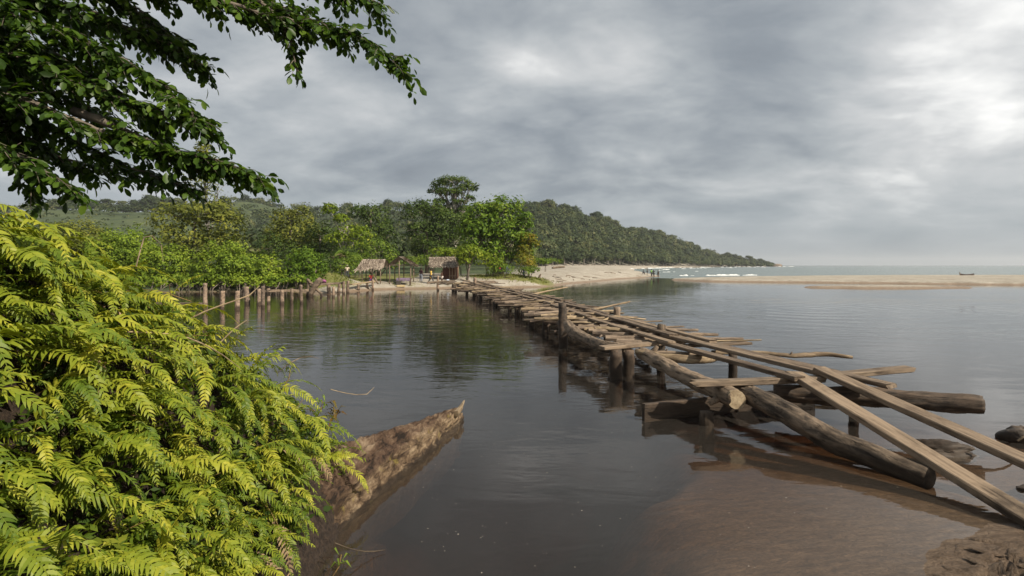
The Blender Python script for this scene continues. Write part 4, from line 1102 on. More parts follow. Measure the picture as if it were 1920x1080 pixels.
mangrove('tall bright mangrove dome behind the standing jetty posts', 420, 52, [(425, 498, 105, 95, 2.6), (392, 505, 60, 70, 2.0), (455, 512, 70, 64, 2.0), (425, 525, 110, 36, 2.2)])
mangrove('lower bright mangrove dome next to the grassy mound', 508, 51, [(505, 508, 58, 66, 1.7), (484, 520, 50, 50, 1.5), (525, 520, 36, 44, 1.3)])
mangrove('deep green mangrove just above the fern tips, beside the tall bright dome', 320, 52.5, [(318, 500, 80, 92, 2.2), (290, 505, 60, 84, 2.2), (350, 515, 60, 62, 1.9), (325, 528, 110, 34, 2.0)])
mangrove('rounded mangrove rising behind the middle of the fern bank', 235, 54, [(238, 478, 100, 110, 2.8), (205, 490, 70, 110, 2.6), (268, 495, 70, 90, 2.4), (240, 520, 120, 60, 2.4)])
mangrove('broad mangrove behind the upper ferns below the bare hillside', 150, 56, [(150, 468, 100, 110, 3.0), (112, 470, 80, 110, 2.8), (185, 480, 70, 110, 2.6), (150, 515, 140, 70, 2.8)], OLIVE)
mangrove('mangrove nearly hidden by the tall ferns and the drooping bough', 60, 57, [(62, 470, 120, 120, 3.2), (20, 475, 90, 130, 3.2), (60, 520, 140, 70, 3)], DARK)
mangrove('small leafy mangrove between the low dome and the root stump', 572, 51.5, [(572, 492, 66, 62, 1.8), (556, 502, 44, 50, 1.5), (592, 505, 40, 44, 1.4)], GREEN, roots=False, floor=.9)

# --- trees of the near wood, left to right
GW = 'trees of the near wood'
def wood_tree(label, px, d, lobes, mat, leaf=.36, dens=13, **kw):
    b = at(px, 0, d)
    return tree(kw.pop('name', 'broadleaf_tree'), label, 'tree', b, [lob(b, d, *l) for l in lobes], mat, dens, leaf, group=GW, forks=(kw.pop('r', .22),), **kw)

wood_tree('yellow flecked olive tree beneath the drooping bough', 365, 64, [(330, 412, 84, 66, 2.8), (385, 405, 110, 62, 3.2), (420, 425, 76, 80, 2.8), (350, 450, 120, 70, 3.2), (400, 470, 120, 70, 3.0)], OLIVE, .40, 14)
wood_tree('slender tree whose pale top pokes above the drooping bough', 386, 72, [(383, 283, 36, 32, 1.0), (400, 310, 62, 32, 1.7), (415, 330, 60, 30, 1.7), (372, 345, 70, 40, 2), (390, 385, 80, 60, 2.4)], OLIVE, .36, 10, r=.16, trunk=[(0, 0, -.3), (.4, 0, 5), (0, 0, 10), (-.2, 0, 16)], tmat='paletrunk')
wood_tree('tall twin topped olive tree standing behind the low mangrove dome', 545, 78, [(535, 412, 58, 46, 2.2), (565, 408, 46, 54, 2.2), (550, 440, 104, 60, 3.4), (525, 455, 60, 60, 2.4), (580, 450, 60, 66, 2.6)], OLIVE, .40, 14)
wood_tree('dark dense tree filling the gap behind the low mangrove dome', 510, 72, [(512, 470, 60, 66, 2.2), (540, 478, 64, 60, 2.4), (495, 492, 40, 40, 1.6)], DARK, .34, 14)
wood_tree('deep green tree in the hollow between the olive trees', 600, 74, [(600, 448, 66, 66, 2.4), (625, 470, 70, 56, 2.4), (590, 480, 66, 50, 2.2)], DARK, .36, 14)
wood_tree('spreading dark tree with a rounded top behind the thatched shelters', 695, 80, [(700, 405, 62, 52, 2.6), (672, 402, 46, 40, 2.0), (722, 440, 40, 66, 2.2), (690, 440, 76, 50, 3.0)], DARK, .38, 14)
wood_tree('thin crowned tree with bare pale limbs above the dry palm', 640, 70, [(618, 392, 30, 24, .9), (640, 410, 30, 18, .9), (655, 436, 62, 28, 2.2), (632, 448, 52, 26, 2.0), (680, 440, 44, 30, 1.7), (665, 460, 80, 40, 2.4)], LIME, .36, 9, tmat='paletrunk', r=.2, trunk=[(0, 0, -.3), (.3, 0, 2.5), (.1, 0, 5.0), (.8, .2, 6.5)])
wood_tree('soft green tree sloping down to the smoky hollow', 710, 68, [(700, 472, 70, 52, 2.2), (725, 480, 52, 44, 1.8), (685, 492, 60, 40, 2.0), (735, 495, 30, 30, 1.2)], SHRUB, .30, 16)
wood_tree('deep shaded tree standing at the edge of the smoky hollow', 800, 86, [(782, 398, 60, 46, 2.8), (810, 392, 50, 40, 2.4), (790, 440, 84, 66, 3.6), (830, 425, 64, 76, 3.2), (805, 470, 80, 50, 3.2), (845, 465, 50, 60, 2.6)], DARK, .40, 15, r=.3)
tb = at(853, 0, 90)
tree('umbrella_tree', 'tallest tree with a flat layered umbrella crown on a pale bare trunk', 'tree', tb,
     [lob(tb, 90, *l) for l in ((848, 340, 70, 14, 3.0), (872, 354, 46, 16, 2.2), (822, 358, 38, 16, 2.0), (846, 362, 56, 14, 2.6), (880, 372, 24, 14, 1.4), (826, 378, 30, 12, 1.5), (858, 380, 40, 14, 2.0), (870, 392, 30, 14, 1.6), (836, 418, 40, 26, 2.0), (868, 424, 40, 26, 2.0), (846, 436, 46, 26, 2.2), (834, 396, 36, 20, 1.8), (862, 408, 34, 22, 1.8), (828, 346, 40, 16, 2.0), (884, 350, 30, 16, 1.6))],
     DARK, 20, .36, [(0, 0, -.3), (-.2, 0, 4), (.2, 0, 8), (.1, 0, 11), (0, 0, 13.5)], 'paletrunk', GW, forks=(.42,), seed=4, clump=.34, flat=.5)
wood_tree('largest leafy bright green tree standing behind the third thatched hut', 935, 69, [(905, 412, 70, 70, 3.0), (945, 402, 76, 66, 3.2), (975, 430, 46, 70, 2.6), (900, 450, 84, 66, 3.2), (950, 450, 90, 70, 3.4), (925, 480, 90, 44, 2.8), (880, 430, 44, 60, 2.2), (985, 465, 36, 50, 1.8)], GREEN, .46, 15, r=.34, clump=.30)
b9 = at(880, 0, 60)
tree('round_tree', 'small parasol shaped tree with a forked dark trunk beside the third thatched hut', 'tree', b9,
     [lob(b9, 60, *l) for l in ((880, 470, 44, 22, 1.3), (866, 478, 26, 24, .9), (894, 476, 26, 20, .9), (872, 490, 26, 22, .9))], LIME, 26, .30, [(-.3, 0, -.3), (-.15, 0, .8), (0, 0, 1.7), (.1, 0, 2.4)], 'trunk', GW, forks=(.17,), seed=8)
wood_tree('amber tinged small tree drooping toward the open beach', 992, 67, [(990, 448, 30, 24, 1.2), (1000, 458, 26, 18, .9), (984, 468, 30, 24, 1.1), (990, 487, 28, 26, 1.1)], AMBER, .32, 13, r=.12)
wood_tree('low tree with pale new leaves spreading over the third thatched hut', 835, 66, [(828, 472, 50, 16, 1.6), (850, 475, 40, 16, 1.4)], LIME, .28, 16, r=.1)

# --- shrubs
GS = 'shrubs on the village bank'
def shrub(label, px, d, lobes, mat=SHRUB, leaf=.24, dens=24):
    b = at(px, 0, d)
    root = empty('shrub', b); tag(root, label, 'shrub', GS)
    rng = np.random.default_rng(int(px * 3 + d))
    ll = [lob(b, d, *l) for l in lobes]
    obj('foliage', crown_mesh('foliage', ll, dens, leaf, rng, mat, .5, -.1), root)
    mb = MB()
    for l in ll:
        for j in range(3):
            limb(mb, (l[0] * .5 + rng.uniform(-.2, .2), l[1], -.2), (l[0] + rng.uniform(-.5, .5) * l[3], l[1], l[2] + .3 * l[5]), .035, .012, rng, seg=5)
    mb.build('stem', M['trunk'], root)
    return root
shrub('bushy bright shrub under the largest leafy tree', 915, 64, [(912, 488, 44, 34, 1.4), (930, 496, 36, 26, 1.2)], LIME)
shrub('rounded shrub with orange leaves at the foot of the amber tinged tree', 978, 65, [(978, 488, 30, 36, 1.1), (992, 500, 30, 26, 1.1)], AMBER)
shrub('shrub beside the beach at the end of the grassy tongue', 990, 64, [(985, 508, 34, 18, 1.1), (1000, 506, 24, 16, .8)], SHRUB)
shrub('low shrub on the grassy tongue beneath the orange leaved shrub', 945, 63.5, [(945, 505, 50, 22, 1.3), (925, 508, 30, 16, .9)], SHRUB)
shrub('dark shrub behind the two roofed shelters', 775, 70, [(778, 492, 52, 24, 1.8), (800, 488, 40, 24, 1.5)], SHRUB)
shrub('shrub in the shade behind the third thatched hut', 870, 70, [(862, 480, 40, 34, 1.8), (850, 495, 36, 26, 1.4)], DARK)
shrub('green thicket behind the man standing at the jetty', 640, 60, [(640, 500, 40, 40, 1.6), (625, 508, 36, 32, 1.4), (660, 505, 30, 34, 1.3)], SHRUB)
shrub('thicket beside the first thatched shelter', 668, 62, [(664, 492, 36, 30, 1.4), (680, 500, 30, 24, 1.2)], SHRUB)
shrub('leafy bush crowning the grassy mound by the jetty', 590, 53.5, [(585, 512, 30, 22, .9), (602, 516, 24, 16, .8)], LIME)
shrub('dark bush between the mound and the thicket', 612, 58, [(612, 498, 44, 36, 1.6)], DARK)
shrub('shadowy thicket beneath the dry palm', 650, 66, [(645, 482, 50, 40, 2.0), (620, 488, 40, 40, 1.8)], DARK)
for i, (px, d, w, h, lab) in enumerate(((1010, 118, 30, 14, 'small green bush at the top of the pale beach'), (1035, 135, 40, 12, 'wide low bush where the beach meets the wood'), (1022, 100, 20, 10, 'tiny bush at the edge of the beach beside the amber tree'))):
    shrub(lab, px, d, [(px, HOR - 4 - h * .2, w, h, 2.0)], SHRUB, .4, 10)

# --- palm with one dry frond
def palm():
    b = at(655, 0, 63); root = empty('palm', b); tag(root, 'leaning palm with a dead brown frond hanging by the thicket', 'palm', None)
    rng = np.random.default_rng(3)
    mb = MB(); mb.tube([(0, 0, -.2), (-.1, 0, 1.2), (-.35, 0, 2.4)], [.16, .13, .12], 8, rng, .05); mb.build('trunk', M['trunk'], root, True)
    for k in range(11):
        az = k * math.tau / 11 + rng.uniform(-.2, .2); el = rng.uniform(.3, 1.1); L = rng.uniform(2.2, 3.0)
        dead = k in (5, 6)
        pts, p = [], np.array([-.35, 0, 2.4])
        for i in range(13):
            t = i / 12; e = el - t * (2.2 if not dead else 2.9)
            pts.append(p.copy()); p = p + np.array([math.cos(az) * math.cos(e), math.sin(az) * math.cos(e), math.sin(e)]) * L / 12
        pts = np.array(pts); mb = MB(); mb.tube(pts, np.linspace(.035, .01, 13), 4)
        side = np.array([-math.sin(az), math.cos(az), 0])
        for i in range(2, 13):
            for j in range(3):
                c = pts[i] * (1 - j / 3) + pts[max(i - 1, 0)] * j / 3
                tan = unit(pts[i] - pts[i - 1])
                for s_ in (-1, 1):
                    l = .62 * math.sin(math.pi * (.12 + .82 * i / 13)) + .1
                    dr = unit(side * s_ * .8 + tan * .6 - np.array([0, 0, .45 + rng.uniform(0, .3)]))
                    wv = tan * .035
                    mb.add([c - wv, c + wv, c + dr * l], [(0, 1, 2)])
        mb.build('frond', M['deadfrond'] if dead else SHRUB, root)
M['deadfrond'] = plain_mat('dry_frond', (.22, .155, .09), .9, .3)
palm()

# --- the wooded headland and hills
def forest():
    rng = np.random.default_rng(77)
    kinds = []
    for k in range(7):
        nl = 5
        lobes = [(0, 0, 7.2, 3.4, 3.4, 2.6)] + [(rng.uniform(-2.4, 2.4), rng.uniform(-2.4, 2.4), rng.uniform(4.8, 8.6), rng.uniform(1.6, 2.6), rng.uniform(1.6, 2.6), rng.uniform(1.3, 2.2)) for _ in range(nl)]
        cm = crown_mesh('forest_crown', lobes, 5.5, .85, rng, FOREST, .6, clump=.32)
        mb = MB(); mb.tube([(0, 0, -1.5), (.2, 0, 2.5), (0, 0, 7)], [.32, .24, .14], 6, rng, .05)
        for l in lobes[1:]: limb(mb, (0.1, 0, 3.2), l[:3], .13, .05, rng, seg=5)
        kinds.append((cm, mb.mesh('forest_trunk', M['paletrunk'], True)))
    um = []
    for k in range(3):
        lobes = [(0, 0, 9.5, 3.4, 3.4, .8), (rng.uniform(-2.5, 2.5), 1, 8.6, 2.2, 2.2, .6), (rng.uniform(-2.5, 2.5), -1, 10.2, 2.2, 2.2, .6)]
        cm = crown_mesh('umbrella_crown', lobes, 6, .8, rng, FOREST, .6, clump=.4)
        mb = MB(); mb.tube([(0, 0, -1.5), (.2, 0, 4), (0, 0, 9)], [.30, .24, .14], 6, rng, .05)
        for l in lobes[1:]: limb(mb, (0.1, 0, 5.5), l[:3], .12, .05, rng, seg=5)
        um.append((cm, mb.mesh('umbrella_trunk', M['paletrunk'], True)))
    def put(name, label, x, y, s, kind, group, zs=1.0):
        r = empty(name, (x, y, ground_z(x, y) - .2 * s), rng.uniform(0, 6.28)); r.scale = (s, s, s * zs)
        tag(r, label, 'tree', group)
        obj('crown', kind[0], r); obj('trunk', kind[1], r)
    # front rank along the bay and the skyline trees: each its own tree
    n = 0
    G1, G2 = 'trees fronting the beach at the foot of the headland', 'trees on the skyline of the headland'
    for px in np.concatenate([np.arange(1003, 1300, 7.5), np.arange(1300, 1424, 5.2)]):
        a = (px - 960) / F
        base = np.interp(a, HILL_A, H_BASE)
        for row in range(2):
            y = base + 6 + row * base * .055 + rng.uniform(-5, 10)
            x = (a + rng.uniform(-.004, .004)) * y
            s = rng.uniform(.75, 1.25) * (0.9 + .25 * row) * min(1.0, 1.35 - (px - 1000) / 800)
            put('forest_tree', 'rounded tree in the rank fronting the bay beach below the headland', x, y, s, kinds[rng.integers(7)], G1, rng.uniform(.85, 1.1)); n += 1
    for px in np.arange(1000, 1440, 8.5):
        a = (px - 960) / F
        y = np.interp(a, HILL_A, H_RIDGE) - rng.uniform(0, 30)
        x = (a + rng.uniform(-.003, .003)) * y
        s = rng.uniform(.7, 1.75) * min(1.1, 1.35 - (px - 1000) / 700)
        put('forest_tree', 'tree in the uneven skyline along the top of the headland', x, y, s, kinds[rng.integers(7)], G2); n += 1
    for px, off, s, lab in ((1385, -25, 1.25, 'umbrella tree with a bare trunk on the low skyline near the headland tip'), (1404, -35, 1.45, 'broad umbrella tree, the last large one before the headland tip'), (1437, -20, .8, 'small dark tree standing above the headland tip'),
                            (1118, -10, 1.1, 'umbrella tree breaking the skyline halfway along the headland'), (1073, -10, .9, 'thin umbrella tree on the upper skyline of the headland')):
        a = (px - 960) / F; y = np.interp(a, HILL_A, H_RIDGE) + off
        put('umbrella_tree', lab, a * y, y, s, um[rng.integers(3)], None)
    G3 = 'scattered trees on the crest of the far inland hills'
    for px, s, k in ((135, 1.5, 0), (196, .95, 1), (208, .95, 1), (230, 1.0, 1), (180, .9, 0), (160, .8, 0), (255, 1.1, 0), (272, 1.2, 0), (285, 1.5, 0), (298, 1.2, 0), (312, 1.3, 0), (470, 1.2, 0), (485, 1.4, 0), (500, 1.1, 0), (512, 1.0, 0), (650, 1.5, 0), (665, 1.0, 0),
                     (716, .9, 0), (728, 1.3, 0), (745, 1.0, 0), (590, 1.1, 0), (610, 1.2, 0), (455, 1.0, 0), (120, 1.0, 0), (100, 1.0, 0), (335, 1.2, 0)):
        a = (px - 960) / F; y = np.interp(a, HILL_A, H_RIDGE) - rng.uniform(0, 12)
        put('umbrella_tree' if k else 'hill_tree', 'flat topped tree on the crest of the bare inland hill' if k else 'rounded tree standing on the crest of the inland hills', a * y, y, s, (um if k else kinds)[rng.integers(3)], G3 + (' with flat tops' if k else ''))
    # the forest mass between: one object
    P, Nn, L = [], [], []
    def crowns(N, fpx, depth, smin, smax, card, per):
        px = rng.uniform(*fpx, N); a = (px - 960) / F
        base = np.interp(a, HILL_A, H_BASE); ridge = np.interp(a, HILL_A, H_RIDGE)
        y = base + (ridge - base) * rng.uniform(depth[0], depth[1], N) + 6
        y = np.maximum(y, rng.uniform(105, 150, N))
        x = a * y; z = terrain(x, y)
        s = rng.uniform(smin, smax, N) * np.clip(1.35 - np.maximum(px - 1000, 0) / 650, .5, 1)
        d = unit(rng.normal(size=(N, per, 3))); d[:, :, 2] = np.abs(d[:, :, 2]) * 1.0 - .12
        rr = rng.uniform(.72, 1.08, (N, per, 1))
        p = d * rr * s[:, None, None] * np.array([1, 1, .85]) * (1 + .25 * np.sin(d[:, :, :1] * 5 + rng.uniform(0, 6, (N, 1, 1))))
        p = p + np.stack([x, y, z + s * 1.15], -1)[:, None]
        P.append(p.reshape(-1, 3)); Nn.append(unit(d + rng.normal(0, .14, d.shape) + [0, 0, .25]).reshape(-1, 3)); L.append(np.full(N * per, card) * rng.uniform(.6, 1.3, N * per))
    crowns(1100, (985, 1450), (.0, 1.06), 3.2, 6.4, 1.6, 110)
    crowns(900, (400, 1000), (.0, 1.02), 2.6, 5.2, 1.6, 56)
    crowns(260, (400, 1000), (-.5, .1), 2.6, 5.0, 1.2, 80)
    crowns(420, (985, 1450), (.86, 1.12), 1.6, 3.2, 1.2, 54)
    crowns(300, (985, 1400), (.1, .9), 4.5, 7.5, 1.6, 130)
    crowns(260, (-150, 1000), (.90, 1.08), 1.5, 3.0, 1.2, 50)
    crowns(260, (60, 430), (.94, 1.05), 2.6, 4.6, 1.2, 70)
    crowns(160, (-150, 400), (.7, 1.0), 1.6, 3.4, 1.3, 50)
    crowns(420, (-150, 400), (.0, .8), .5, 1.3, .8, 26)
    crowns(240, (-250, 400), (-.35, .05), 2.2, 4.2, 1.1, 60)
    P = np.concatenate(P); Nn = np.concatenate(Nn); L = np.concatenate(L)
    v, q = leaf_cards(P, Nn, L, L * .75, rng)
    o = mesh_np('hill_forest', v, q, FOREST2, False)
    tag(o, 'forest and scrub covering the hills behind the beach as one green mass', 'forest', None, 'stuff')
FOREST2 = leaf_mat('hill_forest_leaves', [(.011, .020, .008), (.030, .046, .015), (.062, .080, .027), (.135, .135, .052)], .15, scale=.075, clump=.8, gain=3.6)
forest()

# ---------------------------------------------------------------- grass on the village bank
def grass():
    rng = np.random.default_rng(9)
    n = 26000
    x = np.concatenate([rng.uniform(-24, -9, n // 2), rng.normal(0, 3.2, n // 2)]); y = np.concatenate([rng.uniform(49, 64, n // 2), rng.normal(66, 2.6, n // 2)])
    sf = poly_sd(x, y, FAR)
    g = np.maximum(np.exp(-((x + 19) / 4.2) ** 4 - ((y - 53) / 4.0) ** 4), np.exp(-((x) / 5.6) ** 4 - ((y - 66.5) / 4.6) ** 4))
    g = np.maximum(g, .35 * np.exp(-((x + 10.5) / 4.2) ** 4 - ((y - 57.3) / 1.6) ** 4))
    k = (sf > .6) & (rng.random(len(x)) < g * np.clip(.4 + 2.2 * fbm(x * .7, y * .7, 3, 3), .05, 1))
    x, y = x[k], y[k]; z = terrain(x, y)
    n = len(x)
    a = rng.uniform(0, 6.28, n); h = rng.uniform(.10, .32, n); w = rng.uniform(.03, .06, n)
    d = np.stack([np.cos(a), np.sin(a), 0 * a], -1); b = np.stack([x, y, z - .03], -1)
    lean = rng.normal(0, .12, (n, 3)); lean[:, 2] = 0
    v = np.stack([b - d * w[:, None], b + d * w[:, None], b + lean + np.array([0, 0, 1]) * h[:, None]], 1).reshape(-1, 3)
    o = mesh_np('bank_grass', v, np.arange(3 * n).reshape(n, 3), leaf_mat('bank_grass_blades', [(.06, .075, .016), (.13, .15, .03), (.26, .23, .07)], .25, scale=.5))
    tag(o, 'short green and straw coloured grass on the village bank', 'grass', None, 'stuff')
grass()
# ---------------------------------------------------------------- the fern bank
def fern_mat():
    m, t, out = material('fern_fronds')
    isl = t.n('ShaderNodeNewGeometry').outputs['Random Per Island']
    inf = t.n('ShaderNodeObjectInfo')
    oc = t.n('ShaderNodeTexCoord').outputs['Object']
    v = t.math('ADD', t.math('MULTIPLY', isl, .30), t.math('ADD', t.math('MULTIPLY', inf.outputs['Random'], .50), t.math('MULTIPLY', t.noise(oc, 9, 3, .6), .35)), clamp=True)
    col = t.ramp(v, [(.10, (.050, .098, .008)), (.34, (.11, .165, .015)), (.63, (.235, .275, .023)), (.92, (.42, .40, .045))])
    spot = t.smooth(t.noise(oc, 45, 2, .5), .68, .74)
    col = t.mix(t.math('MULTIPLY', spot, .35), col, (.22, .11, .03, 1))
    p = t.n('ShaderNodeBsdfPrincipled', {'Base Color': col, 'Roughness': .5, 'Specular IOR Level': .3})
    tl = t.n('ShaderNodeBsdfTranslucent', {'Color': t.mix(1.0, col, (1.1, 1.1, .35, 1), 'MULTIPLY')})
    mx = t.n('ShaderNodeMixShader', {0: .36})
    t.nt.links.new(p.outputs[0], mx.inputs[1]); t.nt.links.new(tl.outputs[0], mx.inputs[2])
    t.nt.links.new(mx.outputs[0], out.inputs[0])
    return m
M['fern'] = fern_mat()
M['fernstem'] = plain_mat('fern_stem', (.20, .13, .05), .7, .3)

def frond_mesh(rng, L, W, e0, e1, pairs, gap=1.0):
    """a sword fern frond rising from the origin along +X and arching over"""
    n = 30
    t = np.linspace(0, 1, n)
    el = e0 + (e1 - e0) * t ** 1.15
    yaw = np.cumsum(rng.normal(0, .03, n)) + rng.normal(0, .25) * t
    d = np.stack([np.cos(el) * np.cos(yaw), np.cos(el) * np.sin(yaw), np.sin(el)], 1)
    p = np.concatenate([[[0, 0, 0]], np.cumsum(d[:-1] * L / (n - 1), axis=0)])
    mb = MB()
    mb.tube(p, np.linspace(.0042, .0012, n), 4)
    roll0 = rng.normal(0, .35)
    for i in range(pairs):
        s = .10 + .885 * (i + .5) / pairs
        f = s * (n - 1); k = min(int(f), n - 2); u = f - k
        c = p[k] * (1 - u) + p[k + 1] * u
        T = d[k]; side = unit(np.cross([0, 0, 1.0], T)); nrm = np.cross(T, side)
        rl = roll0 * (1 - s)
        side, nrm = side * math.cos(rl) + nrm * math.sin(rl), nrm * math.cos(rl) - side * math.sin(rl)
        prof = min(1.0, (s / .28) ** .6) * (1 - ((s - .30) / .72) ** 2.4 if s > .30 else 1)
        ln0 = W * max(.10, prof)
        for sg in (-1, 1):
            if rng.random() < .02: continue
            ln = ln0 * rng.uniform(.88, 1.1)
            fw = .26 + .35 * s + rng.normal(0, .09)
            lift = rng.normal(.22, .16)
            dr = unit(side * sg + T * fw + nrm * lift)
            wv = unit(T - dr * np.dot(T, dr))
            tw = rng.normal(0, .30)
            wv = wv * math.cos(tw) + np.cross(dr, wv) * math.sin(tw)
            wd = min(.30 * ln + .003, L / pairs * .62 * gap)
            curl = rng.uniform(.25, .95) * ln
            sweep = rng.normal(.10, .08) * ln
            pts = []
            for (q, w) in ((0, .75), (.3, 1.0), (.66, .78), (1.0, .06)):
                cc = c + dr * ln * q * (1 - .12 * q) - np.array([0, 0, 1]) * curl * q ** 2.2 * .75 + T * sweep * q * q
                pts += [cc - wv * wd * w * .5 + nrm * 0, cc + wv * wd * w * .5]
            mb.add(pts, [(0, 1, 3, 2), (2, 3, 5, 4), (4, 5, 7, 6)])
    return mb

def build_ferns():
    rng = np.random.default_rng(42)
    kinds = []
    for k in range(14):
        L = rng.uniform(.58, .98)
        mb = frond_mesh(rng, L, rng.uniform(.066, .105), rng.uniform(.35, 1.0), rng.uniform(-1.65, -1.0), int(L * 35), 1.0)
        kinds.append(mb.mesh('fern_frond', M['fern']))
    tall = []
    for k in range(4):                                  # younger fronds standing more upright
        L = rng.uniform(.5, .75)
        mb = frond_mesh(rng, L, rng.uniform(.11, .14), rng.uniform(1.2, 1.45), rng.uniform(.1, .5), int(L * 28), 1.0)
        tall.append(mb.mesh('fern_frond', M['fern']))
    big = []
    for k in range(3):
        L = rng.uniform(1.0, 1.2)
        mb = frond_mesh(rng, L, rng.uniform(.17, .21), rng.uniform(.8, 1.0), rng.uniform(-.9, -.5), int(L * 26), 1.1)
        big.append(mb.mesh('fern_frond', M['fern']))
    spots = []
    tries = 0
    while len(spots) < 140 and tries < 12000:
        tries += 1
        x, y = rng.uniform(-4.1, -1.80), rng.uniform(1.3, 6.6)
        px = 960 + F * x / y
        if px < -260: continue
        if any((x - a) ** 2 + (y - b) ** 2 < (.185 + .03 * abs(y - 3)) ** 2 for a, b, _ in spots): continue
        z = ground_z(x, y)
        if z < .12 or y < 1.3: continue
        py = HOR + F * (CAM_Z - z - .25) / y
        if px < -260 or py > 1230: continue
        if x > -1.97 and y > 3.7: continue      # the log lies bare there
        r = .185 + .03 * abs(y - 3)
        if any((x - a) ** 2 + (y - b) ** 2 < r * r for a, b, _ in spots): continue
        spots.append((x, y, z))
    dead = []
    for k in range(3):
        mb = frond_mesh(rng, rng.uniform(.5, .7), .08, .5, -1.7, 18, .8)
        dead.append(mb.mesh('dead_frond', M['deadfrond']))
    for i, (x, y, z) in enumerate(spots):
        px = 960 + F * x / y; py = HOR + F * (CAM_Z - z - .3) / y
        if y > 5.6: lab = 'fern at the outer end of the bank behind the fallen trunk'
        elif x > -2.0 and y > 3.4: lab = 'fern hanging over the rotten fallen trunk'
        elif x > -2.0: lab = 'fern at the low foot of the bank, close by the bottom edge of the view'
        elif z > 2.0: lab = 'fern on the high crest of the bank under the overhanging tree'
        elif y > 4.4: lab = 'fern on the sloping skyline of the bank in front of the jetty posts'
        elif z > 1.35: lab = 'yellow green fern on the upper slope of the bank'
        elif y < 2.4: lab = 'fern on the shaded lower slope closest to the camera'
        else: lab = 'yellow green fern on the middle slope of the bank'
        # downhill direction
        gx = (ground_z(x + .15, y) - ground_z(x - .15, y)) / .3; gy = (ground_z(x, y + .15) - ground_z(x, y - .15)) / .3
        dn = math.atan2(-gy, -gx)
        root = empty('fern', (x, y, z - .03)); tag(root, lab, 'fern', 'ferns covering the bank: ' + lab.split('fern ')[1])
        nf = int(rng.integers(7, 11))
        for k in range(nf):
            up = k >= nf - 1
            o = obj('frond', (tall[rng.integers(4)] if up and rng.random() < .6 else kinds[rng.integers(14)]), root)
            az = dn + rng.normal(0, .95) if k else dn + rng.normal(-.2, .4)
            o.rotation_euler = (rng.normal(0, .12), rng.normal(0, .14), az)
            o.location = (rng.normal(0, .05), rng.normal(0, .05), rng.uniform(-.03, .10))
            s = rng.uniform(.62, 1.18) * (.8 if y < 2.3 else 1.0) * (.74 if x > -2.25 and y > 3.2 else 1.0); o.scale = (s, s, s)
        if i % 3 == 0:
            o = obj('dead_frond', dead[i % 9 // 3], root); o['label'] = 'withered brown frond'; o.rotation_euler = (rng.normal(0, .2), rng.uniform(.1, .5), dn + rng.normal(0, 1.0))
    # the big frond that hangs in from above the crest
    z = ground_z(-2.75, 2.45)
    root = empty('tall_fern', (-2.95, 2.55, z + .15)); tag(root, 'tall fern with the broadest pinnae, arching highest against the sky', 'fern')
    for k, (az, ry) in enumerate(((.35, -.25), (-.5, -.1), (1.1, -.15), (-1.4, .05))):
        o = obj('frond', big[k % 3], root); o.rotation_euler = (rng.normal(0, .1), ry, az); s = (.95, .9, .8, .9)[k]; o.scale = (s, s, s)

build_ferns()

def build_undergrowth():
    rng = np.random.default_rng(17)
    n = 26000
    x, y = rng.uniform(-4.6, -1.68, n), rng.uniform(.9, 7.2, n)
    z = terrain(x, y)
    k = (z > .18) & ~((x > -1.9) & (y > 4.6) & (rng.random(n) < .93))
    x, y, z = x[k], y[k], z[k]; n = len(x)
    P = np.stack([x, y, z + rng.uniform(-.02, .30, n)], -1)
    Nn = unit(rng.normal(0, .6, (n, 3)) + [.5, -.2, .8])
    L = rng.uniform(.035, .10, n) * np.where(rng.random(n) < .12, 1.5, 1)
    v, q = leaf_cards(P, Nn, L, L * rng.uniform(.25, .55, n), rng, .3)
    m = leaf_mat('undergrowth_leaves', [(.014, .028, .005), (.035, .065, .008), (.085, .125, .012), (.20, .21, .025)], .3, scale=3.0)
    o = mesh_np('undergrowth', v, q, m)
    tag(o, 'small leaves and weeds growing thick between the ferns', 'undergrowth', None, 'stuff')
    # dead stalks: brown stems and litter on the bank
    mb = MB()
    for i in range(260):
        j = rng.integers(n); c = P[j]
        d = unit(rng.normal(0, 1, 3) * [1, 1, .5]); l = rng.uniform(.15, .55)
        a = c - d * l / 2; b = c + d * l / 2; a[2] = max(a[2], z[j] + .02)
        mb.tube([a, (a + b) / 2 + [0, 0, rng.uniform(0, .08)], b], [.0028, .0025, .0015], 4)
    o = mb.build('dead_stalks', M['fernstem'])
    tag(o, 'thin dead brown stalks tangled among the ferns', 'stalks', None, 'stuff')
build_undergrowth()

# thin vines that stand clear of the ferns
def vine(pts, r, label, mat='palestick'):
    P = [PX(*p) for p in pts]
    pole('vine_stem', P, [r] * (len(P) - 1) + [r * .5], M[mat], label, 'vine', None, seg=5, lump=.03)
vine([(330, 612, 4.6), (375, 588, 4.7), (430, 567, 4.8), (470, 552, 4.9), (487, 536, 4.95)], .006, 'pale bare vine curving up over the water in front of the jetty posts')
vine([(415, 640, 4.9), (440, 616, 4.95), (463, 600, 5.0)], .005, 'short straw coloured stem below the longer pale vine')
vine([(240, 622, 3.5), (330, 628, 3.7), (400, 655, 4.0), (450, 690, 4.3)], .005, 'long arching straw stem crossing the sunny fern slope')
vine([(520, 700, 5.2), (545, 680, 5.3), (575, 668, 5.4), (598, 672, 5.45)], .005, 'dark thin stalk leaning over the water above the fallen trunk', 'bark')
vine([(628, 1018, 4.45), (660, 1030, 4.5), (700, 1034, 4.6), (722, 1031, 4.65)], .005, 'slender pale twig poking out over the dark water below the fallen trunk')
vine([(255, 500, 3.6), (280, 440, 3.8), (300, 455, 3.9), (306, 490, 3.9)], .004, 'hair thin brown stem looping up beyond the crest ferns', 'bark')
